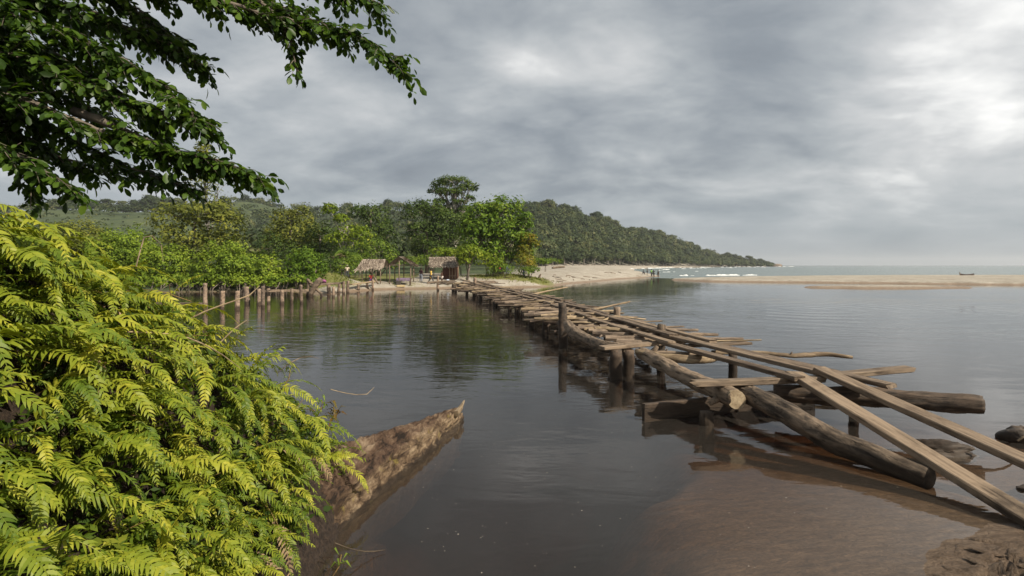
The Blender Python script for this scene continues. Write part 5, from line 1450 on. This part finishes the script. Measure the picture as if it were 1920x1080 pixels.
vine([(620, 730, 5.9), (655, 738, 6.1), (690, 738, 6.2), (702, 726, 6.25)], .004, 'hair thin green runner reaching out from the bank tip')

def sprig(px, py, d, n, L, label, mat, seed):
    """a small leafy plant with long narrow leaves"""
    rng = np.random.default_rng(seed)
    c = PX(px, py, d); root = empty('leafy_sprig', c); tag(root, label, 'plant')
    mb = MB()
    mb.tube([(-.12, 0, -.25), (-.02, 0, -.1), (0, 0, 0)], [.006, .005, .004], 5); mb.build('stem', M['fernstem'], root)
    mb = MB()
    for k in range(n):
        az = rng.uniform(0, 6.28); e = rng.uniform(-.1, 1.1); l = L * rng.uniform(.6, 1.2)
        dr = np.array([math.cos(az) * math.cos(e), math.sin(az) * math.cos(e), math.sin(e)]); sd_ = unit(np.cross(dr, [0, 0, 1.0])) * l * .11
        b0 = np.array([rng.normal(0, .02), rng.normal(0, .02), rng.uniform(-.12, .02)])
        m1 = b0 + dr * l * .5 + [0, 0, .02]; t_ = b0 + dr * l - [0, 0, .10 * l / L * .5]
        mb.add([b0, m1 - sd_, t_, m1 + sd_, m1 - [0, 0, .006]], [(0, 1, 4), (1, 2, 4), (2, 3, 4), (3, 0, 4)])
    mb.build('leaves', mat, root)
RED = leaf_mat('reddish_leaves', [(.05, .035, .012), (.11, .06, .018), (.10, .10, .02)], .2, scale=6)
sprig(628, 768, 5.9, 14, .16, 'dark reddish sprig of narrow leaves at the tip of the fern bank', RED, 4)
sprig(605, 752, 5.8, 12, .13, 'green leafy sprig beside the dark reddish one on the bank tip', SHRUB, 5)
sprig(680, 862, 6.0, 7, .10, 'tiny bright seedling growing on the rotten trunk', LIME, 6)
sprig(545, 692, 5.3, 9, .10, 'upright sprig of round buds leaning over the water', LIME, 7)
sprig(640, 1040, 4.35, 8, .10, 'small leafy sprig at the water edge below the ferns', SHRUB, 8)

# ---------------------------------------------------------------- the tree that hangs over the bank
def overhanging_tree():
    rng = np.random.default_rng(31)
    lm = leaf_mat('overhanging_leaves', [(.011, .026, .005), (.027, .058, .008), (.058, .110, .012), (.115, .175, .018)], .36, rough=.42, spec=.22, scale=1.2, clump=.35)
    bx, by = -7.2, 4.2
    root = empty('overhanging_tree', (bx, by, ground_z(bx, by))); tag(root, 'big dark leaved tree whose drooping boughs hang over the fern bank', 'tree')
    base = np.array(root.location)
    mb = MB(); mb.tube(np.array([(0, 0, -.5), (.1, 0, 1.2), (.5, .1, 2.4), (.6, .2, 4.2)]), [.42, .34, .30, .2], 12, rng, .08); mb.build('trunk', M['trunk'], root, True)
    fork = np.array([(.1, 0, 1.2), (.5, .1, 2.4), (.6, .2, 3.6)])
    boughs = [
        ([(-250, -160, 5.2), (120, -95, 5.3), (380, -25, 5.4), (560, 30, 5.4), (680, 66, 5.3), (745, 124, 5.2)], .34, 1.0, .6),
        ([(380, -40, 5.3), (500, 5, 5.3), (548, 70, 5.3), (556, 142, 5.25)], .13, .9, .9),
        ([(-100, -140, 5.0), (300, -90, 5.2), (560, -50, 5.4), (715, 8, 5.5)], .36, 1.2, .6),
        ([(120, -60, 5.0), (330, -30, 5.1), (470, 20, 5.2), (640, 60, 5.3)], .30, 1.0, .5),
        ([(-200, -20, 4.6), (90, 45, 4.9), (250, 120, 5.1), (330, 180, 5.2), (388, 238, 5.2)], .40, 1.25, .6),
        ([(-200, -60, 4.8), (120, 5, 5.2), (290, 70, 5.4), (388, 128, 5.5)], .34, 1.1, .5),
        ([(-150, 70, 4.5), (40, 110, 4.8), (180, 170, 5.0), (290, 205, 5.1), (375, 222, 5.2)], .36, 1.0, .5),
        ([(-200, 130, 4.4), (60, 190, 4.8), (215, 255, 5.0), (330, 288, 5.2), (430, 315, 5.3), (492, 332, 5.3)], .33, 1.3, .6),
        ([(-150, 160, 4.6), (60, 215, 5.0), (180, 285, 5.2), (300, 335, 5.3), (360, 352, 5.3)], .28, 1.0, .5),
        ([(-200, 200, 4.4), (0, 268, 4.7), (80, 322, 4.8), (140, 350, 4.9)], .30, 1.3, .6),
        ([(-200, 90, 4.8), (-20, 180, 5.0), (40, 260, 5.2), (60, 345, 5.2)], .34, 1.2, .5),
        ([(-200, -100, 5.4), (-40, 20, 5.6), (60, 90, 5.7), (170, 140, 5.8)], .42, 1.2, .5),
        ([(-200, -140, 5.0), (60, -70, 5.2), (200, -20, 5.4), (290, 40, 5.5), (350, 95, 5.6)], .40, 1.2, .5),
        ([(-200, -160, 5.6), (150, -110, 5.6), (330, -60, 5.7), (460, -10, 5.8), (560, 20, 5.9)], .36, 1.2, .5),
        ([(-150, 20, 5.0), (80, 90, 5.3), (210, 160, 5.5), (300, 240, 5.6)], .36, 1.2, .6),
        ([(-150, 40, 5.4), (0, 120, 5.7), (110, 175, 5.9), (190, 210, 6.0)], .42, 1.2, .6),
        ([(-200, 150, 5.0), (0, 235, 5.2), (120, 300, 5.4), (210, 318, 5.5)], .34, 1.1, .5),
        ([(200, 230, 5.0), (310, 280, 5.1), (400, 296, 5.15), (460, 320, 5.2)], .26, 1.2, .5),
        ([(-200, -60, 5.8), (20, -20, 6.0), (130, 30, 6.2), (250, 60, 6.4)], .46, 1.2, .5),
        ([(-200, 0, 4.9), (-20, 60, 5.0), (30, 150, 5.1), (50, 230, 5.1)], .40, 1.2, .5),
    ]
    for bi, (pix, spread, dens, droop) in enumerate(boughs):
        P = np.array([PX(*p) for p in pix]) - base
        if pix[0][0] < 150 and pix[0][0] != 120: P = np.concatenate([[fork[bi % 3]], P])
        else: P = np.concatenate([[P[0] + np.array([-.35, .05, .12])], P])
        s = np.concatenate([[0], np.cumsum(np.linalg.norm(np.diff(P, axis=0), axis=1))])
        ss = np.arange(0, s[-1], .09)
        Q = np.stack([np.interp(ss, s, P[:, k]) for k in range(3)], 1)
        for _ in range(6): Q[1:-1] = (Q[:-2] + Q[1:-1] * 2 + Q[2:]) / 4
        Q[1:-1] += rng.normal(0, .008, Q[1:-1].shape)
        mb = MB()
        mb.tube(Q, np.linspace(.05, .006, len(Q)), 6, rng, .05)
        V, Fa = [], []; nv = 0
        LP_, LD, LL = [], [], []
        for i in range(int(len(Q) * .30), len(Q)):
            u = i / len(Q)
            for rep in range(5):
                if rng.random() > dens * .85: continue
                T = unit(Q[min(i + 1, len(Q) - 1)] - Q[i - 1])
                sd_ = unit(np.cross(T, [0, 0, 1.0])) * (1 if rng.random() < .5 else -1)
                d = unit(T * rng.uniform(.35, 1.1) + sd_ * rng.uniform(.2, 1.0) + np.array([0, 0, rng.normal(-.05, .30)]))
                l = spread * rng.uniform(.55, 1.45) * (1.05 - .45 * u)
                m = max(3, int(l / .04))
                pts = [Q[i] + d * l * k / m - np.array([0, 0, 1]) * droop * .38 * l * (k / m) ** 2 for k in range(m + 1)]
                mb.tube(pts[::2] if len(pts) > 4 else pts, np.linspace(.0045, .0018, len(pts[::2]) if len(pts) > 4 else len(pts)), 4)
                for k in range(1, m + 1):
                    td = unit(pts[k] - pts[k - 1]); s2 = unit(np.cross(td, [0, 0, 1.0]))
                    for sg in ((-1, 1) if k < m else (0,)):
                        if rng.random() < .12: continue
                        dr = unit(td * .55 + s2 * sg * .9 + np.array([0, 0, -.42 + rng.normal(0, .28)]) + rng.normal(0, .18, 3))
                        LP_.append(pts[k]); LD.append(dr); LL.append(rng.uniform(.055, .125))
        P0 = np.array(LP_); D = np.array(LD); L = np.array(LL)[:, None]; n = len(P0)
        up = unit(np.array([0, 0, 1.0]) + rng.normal(0, .45, (n, 3)))
        sd_ = unit(np.cross(D, up)); nr = np.cross(sd_, D)
        wd = L * rng.uniform(.23, .30, (n, 1))
        bnd = -nr * L * rng.uniform(.02, .16, (n, 1))
        c0 = P0 + D * .012
        m1 = c0 + D * L * .40; m2 = c0 + D * L * .75 + bnd * .5; tp = c0 + D * L + bnd
        f1, f2 = nr * wd * .25, nr * wd * .22
        v = np.stack([c0, m1, m2, tp, m1 - sd_ * wd * .85 + f1, m2 - sd_ * wd * .88 + f2, m1 + sd_ * wd * .85 + f1, m2 + sd_ * wd * .88 + f2], 1).reshape(-1, 3)
        i8 = np.arange(n)[:, None] * 8
        tri = np.concatenate([i8 + [0, 1, 4], i8 + [2, 3, 5], i8 + [0, 6, 1], i8 + [2, 7, 3]])
        quad = np.concatenate([i8 + [1, 2, 5, 4], i8 + [1, 6, 7, 2]])
        br = mb.build('bough', M['trunk'], root, True)
        mesh_np('foliage', v, [tri, quad], lm, True, br)
    return root
overhanging_tree()
# ---------------------------------------------------------------- thatched shelters
def thatch_mat():
    m, t, out = material('dry_palm_thatch')
    isl = t.n('ShaderNodeNewGeometry').outputs['Random Per Island']
    oc = t.n('ShaderNodeTexCoord').outputs['Object']
    v = t.math('ADD', t.math('MULTIPLY', isl, .7), t.math('MULTIPLY', t.noise(oc, 3, 3), .3))
    col = t.ramp(v, [(.15, (.070, .052, .042)), (.45, (.175, .138, .108)), (.70, (.29, .24, .19)), (.95, (.42, .365, .30))])
    p = t.n('ShaderNodeBsdfPrincipled', {'Base Color': col, 'Roughness': .9, 'Specular IOR Level': .2})
    t.nt.links.new(p.outputs[0], out.inputs[0])
    return m
M['thatch'] = thatch_mat()
rngH = np.random.default_rng(50)
def thatch(mb, a, b, c, d, rows=9, rag=.22):
    """a slope of overlapping palm leaf bundles: a-b is the ridge edge, d-c the eave below it"""
    a, b, c, d = (np.array(p, float) for p in (a, b, c, d))
    nrm = unit(np.cross(b - a, d - a)); nrm = nrm if nrm[2] > 0 else -nrm
    mb.add([a, b, c, d, a - nrm * .04, b - nrm * .04, c - nrm * .04, d - nrm * .04], [(0, 1, 2, 3), (4, 7, 6, 5)])
    W_ = np.linalg.norm(b - a)
    for r in range(rows):
        t0 = r / rows
        for k in range(int(W_ / .06)):
            u = (k + rngH.random()) / int(W_ / .06)
            top = (a + (b - a) * u) * (1 - t0) + (d + (c - d) * u) * t0
            dn = unit((d - a) + (c - b)); sl = unit(b - a)
            l = np.linalg.norm(d - a) / rows * rngH.uniform(1.2, 2.1) + (rag * rngH.random() if r == rows - 1 else 0)
            w = rngH.uniform(.025, .06)
            dr = unit(dn + sl * rngH.normal(0, .22))
            h = .03 + .02 * rngH.random()
            mb.add([top - sl * w + nrm * .01, top + sl * w + nrm * .01, top + dr * l + sl * w * .5 + nrm * h, top + dr * l - sl * w * .6 + nrm * (h + rngH.uniform(-.02, .05))], [(0, 1, 2, 3)])
def hut_post(root, x, y, z0, z1, r=.055, mat='stick'):
    mb = MB(); mb.tube([(x, y, z0), (x + rngH.normal(0, .02), y, (z0 + z1) / 2), (x, y, z1)], [r, r, r * .9], 7, rngH, .05)
    mb.build('post', M[mat], root, True)
def rail(root, a, b, r=.04, name='rail'):
    mb = MB(); mb.tube([a, b], [r, r], 6, rngH, .05); mb.build(name, M['stick'], root)

def shelter_one():
    d = 57.0; b = at(699, 0, d); root = empty('thatched_shelter', b); tag(root, 'low open shelter with a shaggy thatched roof where a woman sits', 'shelter')
    X = lambda px: (px - 699) / F * d
    Z = lambda py: CAM_Z - (py - HOR) / F * d - b[2]
    mb = MB()
    thatch(mb, (X(680), .2, Z(486)), (X(722), .2, Z(486)), (X(724), -1.1, Z(502)), (X(672), -1.3, Z(507)), 9, .35)
    thatch(mb, (X(680), .2, Z(486)), (X(722), .2, Z(486)), (X(726), 1.5, Z(500)), (X(676), 1.5, Z(502)), 7, .3)
    mb.build('roof', M['thatch'], root)
    for px, y in ((684, -.9), (702, -.9), (717, -.9), (681, 1.1), (700, 1.1), (721, 1.1)): hut_post(root, X(px), y, -.2, Z(500))
    rail(root, (X(680), -.9, Z(504)), (X(720), -.9, Z(502)))
    rail(root, (X(683), -.3, .35), (X(697), -.3, .35), .05, 'bench')
shelter_one()
def shelter_two():
    d = 57.5; b = at(754, 0, d); root = empty('thatched_shelter', b); tag(root, 'gabled open shelter with a thin thatched roof, its peak facing the river', 'shelter')
    X = lambda px: (px - 754) / F * d
    Z = lambda py: CAM_Z - (py - HOR) / F * d - b[2]
    mb = MB()
    thatch(mb, (X(752), -1.1, Z(481)), (X(752), 1.6, Z(481)), (X(732), 1.6, Z(496)), (X(731), -1.1, Z(498)), 6, .2)
    thatch(mb, (X(752), -1.1, Z(481)), (X(752), 1.6, Z(481)), (X(776), 1.6, Z(496)), (X(778), -1.1, Z(498.5)), 6, .2)
    mb.build('roof', M['thatch'], root)
    for px, y, top in ((734, -.9, 496), (752, -.9, 482), (773, -.9, 496), (735, 1.4, 496), (771, 1.4, 496), (752, 1.4, 482)): hut_post(root, X(px), y, -.2, Z(top), .06)
    rail(root, (X(731), -.95, Z(498)), (X(752), -.95, Z(482)), .045); rail(root, (X(752), -.95, Z(482)), (X(777), -.95, Z(498)), .045); rail(root, (X(733), -.9, Z(497)), (X(775), -.9, Z(497)), .045)
shelter_two()
def market_table():
    d = 57.0; b = at(757, 0, d); root = empty('market_table', b); tag(root, 'rough table with a purple grey cloth under the gabled shelter', 'table')
    mb = MB(); mb.box((-.68, -.4, .62), (.78, .4, .68)); mb.build('table_top', M['board'], root)
    n = 16; V = []
    for i in range(n + 1):
        u = -.70 + 1.5 * i / n; w = .03 * math.sin(i * 2.1)
        V += [(u, .42, .52), (u, .42, .69), (u, -.42, .69), (u, -.44 + w, .38 + .05 * math.sin(i * 1.3))]
    q = np.array([(i * 4 + j, i * 4 + j + 1, i * 4 + j + 5, i * 4 + j + 4) for i in range(n) for j in range(3)])
    mesh_np('cloth', V, q, plain_mat('purple_grey_cloth', (.16, .12, .17), .9), True, root)
    for x in (-.6, .7):
        for y in (-.33, .33): hut_post_named(root, x, y, -.1, .62)
def hut_post_named(root, x, y, z0, z1):
    mb = MB(); mb.tube([(x, y, z0), (x, y, z1)], [.04, .035], 6); mb.build('leg', M['stick'], root)
market_table()
def crate(px, d, lab, col, size, z=None):
    b = at(px, 0, d); root = empty('crate', b, .1); tag(root, lab, 'crate')
    w, dp, h = size; mt = plain_mat('crate_wood_' + lab.split()[0], col)
    for i in range(3):
        z0 = .02 + i * h / 3
        mb = MB(); mb.box((-w, -dp, z0), (w, -dp + .03, z0 + h / 3 - .02)); mb.box((-w, dp - .03, z0), (w, dp, z0 + h / 3 - .02)); mb.box((-w, -dp + .032, z0), (-w + .03, dp - .032, z0 + h / 3 - .02)); mb.box((w - .03, -dp + .032, z0), (w, dp - .032, z0 + h / 3 - .02)); mb.build('side_slats', mt, root)
    mb = MB(); mb.box((-w + .032, -dp + .032, .0), (w - .032, dp - .032, .02)); mb.build('base', mt, root)
crate(751.5, 56.0, 'pale open crate on the sand before the gabled shelter', (.50, .40, .22), (.42, .22, .2))
crate(747.5, 56.6, 'dark box standing by the table leg under the gabled shelter', (.07, .06, .055), (.22, .2, .42))
def hut_three():
    d = 62.0; b = at(832, 0, d); root = empty('thatched_hut', b); tag(root, 'thatched hut with a reddish wall and bamboo poles behind the yellow shirted person', 'hut')
    X = lambda px: (px - 832) / F * d
    Z = lambda py: CAM_Z - (py - HOR) / F * d - b[2]
    mb = MB()
    thatch(mb, (X(803), .3, Z(482)), (X(852), .3, Z(481.5)), (X(860), -1.3, Z(500)), (X(808), -1.3, Z(500)), 9, .22)
    thatch(mb, (X(803), .3, Z(482)), (X(852), .3, Z(481.5)), (X(860), 1.9, Z(499)), (X(806), 1.9, Z(499)), 7, .2)
    mb.build('roof', M['thatch'], root)
    mb = MB()
    for i in range(22): mb.box((X(831) + i * (X(857) - X(831)) / 22, -.55 + .01 * (i % 2), -.1), (X(831) + (i + .93) * (X(857) - X(831)) / 22, -.5 + .01 * (i % 2), Z(500)))
    mb.box((X(831), -.49, -.1), (X(831) + .05, 1.4, Z(500))); mb.box((X(857) - .05, -.49, -.1), (X(857), 1.4, Z(500)))
    mb.build('wall', plain_mat('reddish_reed_wall', (.10, .05, .034), .9, .4, 14), root)
    for px, y in ((811, -1.1), (845, -1.1), (850, -1.1), (855, -1.1), (810, 1.5), (857, 1.5)): hut_post(root, X(px), y, -.2, Z(499), .045, 'palestick')
    rail(root, (X(843), -1.1, .35), (X(857), -1.1, .35), .04)
hut_three()

# ---------------------------------------------------------------- people
SKIN = plain_mat('dark_brown_skin', (.060, .032, .020), .55, .1)
HAIR = plain_mat('black_hair', (.012, .010, .009), .8, .2, 40)
CLOTH = {}
def cloth(col):
    if col not in CLOTH: CLOTH[col] = plain_mat('cloth', col, .9, .15, 20)
    return CLOTH[col]

def skinned(name, joints, edges, mat, parent, root=0, sub=2):
    me = bpy.data.meshes.new(name)
    me.from_pydata([j[:3] for j in joints], edges, [])
    me.materials.append(mat)
    o = obj(name, me, parent)
    md = o.modifiers.new('skin', 'SKIN'); md.use_smooth_shade = True
    if not me.skin_vertices: me.attributes.update() if hasattr(me.attributes, 'update') else None
    sv = me.skin_vertices[0].data
    for i, j in enumerate(joints):
        sv[i].radius = (j[3], j[4] if len(j) > 4 else j[3]); sv[i].use_root = (i == root)
    s = o.modifiers.new('sub', 'SUBSURF'); s.levels = sub; s.render_levels = sub
    return o

def person(px, d, label, h, rz, shirt=None, legs=None, pose='stand', hat=None, sleeve=True, long=False, z=None, skirt=None, group=None):
    """h = standing height; faces -Y (the river) before rz"""
    x = (px - 960) / F * d
    root = empty('person', (x, d, ground_z(x, d) if z is None else z), rz, h / 1.72)
    tag(root, label, 'person', group)
    hip, sh = .90, 1.42
    if pose == 'stand':
        legsJ = {-1: [(-.10, 0, .90), (-.115, -.02, .48), (-.12, .03, .08), (-.125, -.13, .03)], 1: [(.10, 0, .90), (.12, .0, .48), (.13, .05, .08), (.135, -.11, .03)]}
        armJ = {-1: [(-.20, 0, 1.40), (-.27, .03, 1.12), (-.25, -.06, .87), (-.245, -.09, .79)], 1: [(.20, 0, 1.40), (.28, .03, 1.13), (.27, -.05, .88), (.265, -.08, .80)]}
        dz = 0
    elif pose == 'walk':
        legsJ = {-1: [(-.10, 0, .90), (-.11, -.20, .50), (-.11, -.28, .09), (-.11, -.44, .04)], 1: [(.10, 0, .90), (.11, .10, .48), (.11, .36, .13), (.11, .27, .03)]}
        armJ = {-1: [(-.20, 0, 1.40), (-.26, .14, 1.14), (-.25, .10, .90), (-.24, .07, .82)], 1: [(.20, 0, 1.40), (.27, -.08, 1.14), (.26, -.26, .97), (.25, -.33, .94)]}
        dz = 0
    else:                                              # sitting low, knees up
        dz = -.55
        legsJ = {-1: [(-.10, 0, .35), (-.13, -.38, .52), (-.13, -.40, .08), (-.13, -.54, .04)], 1: [(.10, 0, .35), (.13, -.38, .50), (.14, -.42, .08), (.14, -.56, .04)]}
        armJ = {-1: [(-.20, -.08, .86), (-.26, -.20, .62), (-.16, -.40, .58), (-.12, -.46, .57)], 1: [(.20, -.08, .86), (.26, -.22, .62), (.16, -.40, .56), (.12, -.46, .55)]}
    lean = -.10 if pose == 'sit' else 0
    hp = .90 + dz
    J = [(0, 0, hp, .135, .105), (0, lean * .3, hp + .22, .125, .092), (0, lean * .8, hp + .42, .150, .10), (0, lean, hp + .545, .065, .060), (0, lean - .012, hp + .63, .060, .062), (0, lean - .02, hp + .71, .085, .098), (0, lean - .01, hp + .775, .072, .085)]
    E = [(0, 1), (1, 2), (2, 3), (3, 4), (4, 5), (5, 6)]
    for sg in (-1, 1):
        a = armJ[sg]; n = len(J)
        J += [a[0] + (.058,), a[1] + (.043,), a[2] + (.032,), a[3] + (.036, .022)]
        E += [(2, n), (n, n + 1), (n + 1, n + 2), (n + 2, n + 3)]
        # four fingers and a thumb
        w = np.array(a[3]); dr = unit(w - np.array(a[2])); sdv = unit(np.cross(dr, [1, 0, 0]))
        for k, (o_, l_) in enumerate(((-.027, .058), (-.009, .070), (.009, .066), (.026, .052))):
            m = len(J); p = w + sdv * o_ + dr * .045; q = p + dr * l_ + np.array([-sg * .012, 0, 0])
            J += [tuple(p) + (.010,), tuple(q) + (.008,)]; E += [(n + 3, m), (m, m + 1)]
        m = len(J); p = w - sdv * .035 + dr * .012; J += [tuple(p + dr * .03 - sdv * .02) + (.010,)]; E += [(n + 3, m)]
        l = legsJ[sg]; n = len(J)
        J += [l[0] + (.088,), l[1] + (.060,), l[2] + (.042,), l[3] + (.042, .026)]
        E += [(0, n), (n, n + 1), (n + 1, n + 2), (n + 2, n + 3)]
    skinned('body', J, E, SKIN, root)
    # nose, ears and eyes are small shapes on the head: a hair cap completes it
    hz = hp + .715; hy = lean - .02
    mb = MB()
    for k in range(7):
        th = k / 6 * 1.75
        for i in range(14):
            ph = math.tau * i / 14
            front = math.sin(ph) < -.2 and th > 1.0
            r = 1.0 if not front else .90
            mb.v.append(np.array([[math.sin(th) * math.cos(ph) * .090 * r, hy + .012 + math.sin(th) * math.sin(ph) * .106 * r, hz + .022 + math.cos(th) * .105]]))
    mb.nv = 98
    mb.f = {4: [[k * 14 + i, (k + 1) * 14 + i, (k + 1) * 14 + (i + 1) % 14, k * 14 + (i + 1) % 14] for k in range(6) for i in range(14)]}
    if hat:
        mb.tube([(0, hy, hz + .06), (0, hy, hz + .075)], [.17, .16], 14); mb.build('hat', cloth(hat), root, True)
    else:
        mb.build('hair', HAIR, root, True)
    mb = MB(); mb.tube([(0, hy - .095, hz + .01), (0, hy - .118, hz - .015)], [.010, .016], 6)
    for sg in (-1, 1): mb.tube([(sg * .078, hy, hz + .01), (sg * .094, hy + .01, hz)], [.022, .018], 6)
    mb.build('face', SKIN, root, True)
    if shirt:
        SJ = [(0, 0, hp + (.02 if not long else -.30), .150 if not long else .19, .120 if not long else .16), (0, lean * .3, hp + .20, .145, .112), (0, lean * .8, hp + .41, .168, .118), (0, lean, hp + .515, .085, .080)]
        SE = [(0, 1), (1, 2), (2, 3)]
        for sg in (-1, 1):
            a = armJ[sg]; n = len(SJ)
            mid = tuple((np.array(a[0]) * .35 + np.array(a[1]) * .65))
            SJ += [a[0] + (.075,), mid + (.062,)]; SE += [(2, n), (n, n + 1)]
        skinned('shirt', SJ, SE, cloth(shirt), root, 0, 2)
    if legs:
        LJ = [(0, 0, hp + .04, .150, .120)]; LE = []
        for sg in (-1, 1):
            l = legsJ[sg]; n = len(LJ)
            k = .45 if skirt == 'short' else 1.0
            kn = tuple(np.array(l[0]) * (1 - min(1, k * 1.4)) + np.array(l[1]) * min(1, k * 1.4))
            LJ += [l[0] + (.108,), kn + (.082,)]; LE += [(0, n), (n, n + 1)]
            if k == 1.0:
                LJ += [tuple(np.array(l[2]) * .95 + np.array(l[1]) * .05) + (.062,)]; LE += [(n + 1, n + 2)]
        skinned('trousers' if skirt != 'short' else 'shorts', LJ, LE, cloth(legs), root, 0, 2)
    return root

person(651, 56.5, 'person in a cream shirt and dark trousers standing by the jetty posts', 1.42, .3, (.55, .47, .36), (.05, .055, .06), hat=(.45, .40, .32))
person(696, 56.2, 'seated person in a red top and purple skirt beneath the shaggy thatched roof', 1.5, .2, (.55, .07, .06), (.10, .05, .16), pose='sit')
person(789.5, 58.5, 'person in a dark maroon shirt and grey trousers standing on the path', 1.60, 2.6, (.045, .020, .028), (.20, .22, .26))
person(808, 58.0, 'person in a long yellow shirt striding along the path', 1.70, 1.9, (.62, .42, .10), (.06, .06, .065), pose='walk', long=True)
person(828.5, 58.6, 'shirtless person in white shorts standing where the bridge meets the beach', 1.36, 1.2, None, (.62, .58, .52), skirt='short')
person(839, 58.2, 'child in a pale blue shirt crouching at the village end of the bridge', 1.15, .9, (.50, .60, .72), (.35, .36, .38), pose='sit')
person(937, 66.5, 'person in red half hidden by the shrubs on the grassy tongue', 1.55, .4, (.5, .06, .05), (.08, .08, .1))
person(951, 66.0, 'person in a pale blue shirt among the shrubs under the largest leafy tree', 1.60, -.5, (.42, .56, .68), (.30, .34, .40))
person(982, 65.0, 'person in a white shirt beside the orange leaved shrub', 1.45, .9, (.6, .62, .64), (.10, .11, .16))
GB = 'people at the beach point'
person(1205.5, 113, 'small seated figure at the edge of the group on the beach point', 1.5, 1.6, (.10, .10, .12), (.06, .06, .07), pose='sit')
person(1213.5, 113, 'shirtless figure in dark shorts standing on the beach point by the seated one', 1.62, 1.2, None, (.05, .05, .06), skirt='short')
person(1221.5, 112, 'figure in a green top standing in the middle of the beach point group', 1.58, .6, (.22, .42, .10), (.06, .06, .06))
person(1225.5, 110.5, 'figure with black clothes standing beside the one in the green top', 1.55, -.4, (.03, .035, .03), (.03, .03, .03))
person(1234, 111, 'shirtless brown figure standing last toward the channel', 1.62, -1.3, None, (.14, .09, .07), skirt='short')

# bundle on the jetty
def bundle():
    p = PX(607, 530, 44.8)
    o = boulder('bundle', (p.x, p.y, p.z + .12), (.24, .2, .17), 'purple cloth bundle lying on the upper jetty beam', 33, 0, plain_mat('purple_cloth', (.22, .07, .16), .9, .3), 'bundle')
bundle()
# ---------------------------------------------------------------- moist sea air
def haze():
    m, t, out = material('moist_air')
    v = t.n('ShaderNodeVolumePrincipled', {'Color': (.86, .90, .95, 1), 'Density': 0.00016, 'Anisotropy': .2})
    t.nt.links.new(v.outputs[0], out.inputs[1])
    mb = MB(); mb.box((-4200, -4200, -8), (7600, 7400, 95))
    tag(mb.build('haze', m), 'thin pale haze in the sea air', None, None, 'stuff')
haze()

# ---------------------------------------------------------------- specks of foam and leaf litter on the still shallows
def specks():
    rng = np.random.default_rng(88)
    n = 240
    y = rng.uniform(4.3, 9.5, n); x = rng.uniform(-.2, .75, n) * y
    k = terrain(x, y) < -.04; x, y = x[k], y[k]; n = len(x)
    V, Fq = [], []
    for i in range(n):
        r = rng.uniform(.002, .0065) * (2.2 if rng.random() < .06 else 1); a = rng.uniform(0, 6.28); e = rng.uniform(.4, 1)
        for j in range(6):
            t_ = math.tau * j / 6; u, v = math.cos(t_) * r, math.sin(t_) * r * e
            V.append((x[i] + u * math.cos(a) - v * math.sin(a), y[i] + u * math.sin(a) + v * math.cos(a), .004))
        Fq.append(tuple(i * 6 + j for j in range(6)))
    o = mesh_np('floating_specks', V, np.array(Fq), plain_mat('foam_specks', (.42, .38, .32), .7, .4, 30))
    tag(o, 'tiny pale specks of foam floating on the still shallows', 'foam specks', None, 'stuff')
specks()

# ---------------------------------------------------------------- trodden lumps of wet sand at the landing
def sand_lumps():
    rng = np.random.default_rng(12)
    V, Fq, nv = [], [], 0
    tries = 0
    while nv < 520 * 30 and tries < 6000:
        tries += 1
        x, y = rng.uniform(2.2, 9.0), rng.uniform(2.2, 6.2)
        dens = fbm(np.array([x * 1.6 + y]), np.array([y * 2.2 - x * .8]), 301, 3)[0]
        if dens < -.02: continue
        z = ground_z(x, y)
        if z < .005: continue
        r = rng.uniform(.012, .05) * (1 + 1.2 * max(0, dens)); st = rng.uniform(1.2, 2.6); a = R(-35) + rng.normal(0, .5); so = rng.uniform(0, 99)
        ca, sa = math.cos(a), math.sin(a)
        for j in range(3):
            for i in range(10):
                ph = math.tau * i / 10; h = (0, .62, .92)[j]; rr = (1.0, .74, .3)[j]
                k = rr * (1 + .8 * fbm(np.array([math.cos(ph) * 1.5 + so]), np.array([math.sin(ph) * 1.5 + j * .5]), 303, 2)[0] * 1.6)
                u, w = math.cos(ph) * r * st * k, math.sin(ph) * r * k
                V.append((x + u * ca - w * sa, y + u * sa + w * ca, z - .010 + h * r * .34 * rng.uniform(.75, 1.2)))
        Fq += [(nv + j * 10 + i, nv + j * 10 + (i + 1) % 10, nv + (j + 1) * 10 + (i + 1) % 10, nv + (j + 1) * 10 + i) for j in range(2) for i in range(10)]
        Fq += [(nv + 20, nv + 21 + i, nv + 22 + i, nv + 23 + i) for i in range(0, 7, 2)]
        nv += 30
    o = mesh_np('sand_lumps', V, np.array(Fq), M['ground'], True)
    ca = o.data.color_attributes.new('cover', 'FLOAT_COLOR', 'POINT')
    ca.data.foreach_set('color', np.tile(np.array([0, 0, 1, 1], np.float32), len(V)))
    tag(o, 'trodden dark lumps of wet sand at the foot of the ramp', 'sand lumps', None, 'stuff')
sand_lumps()
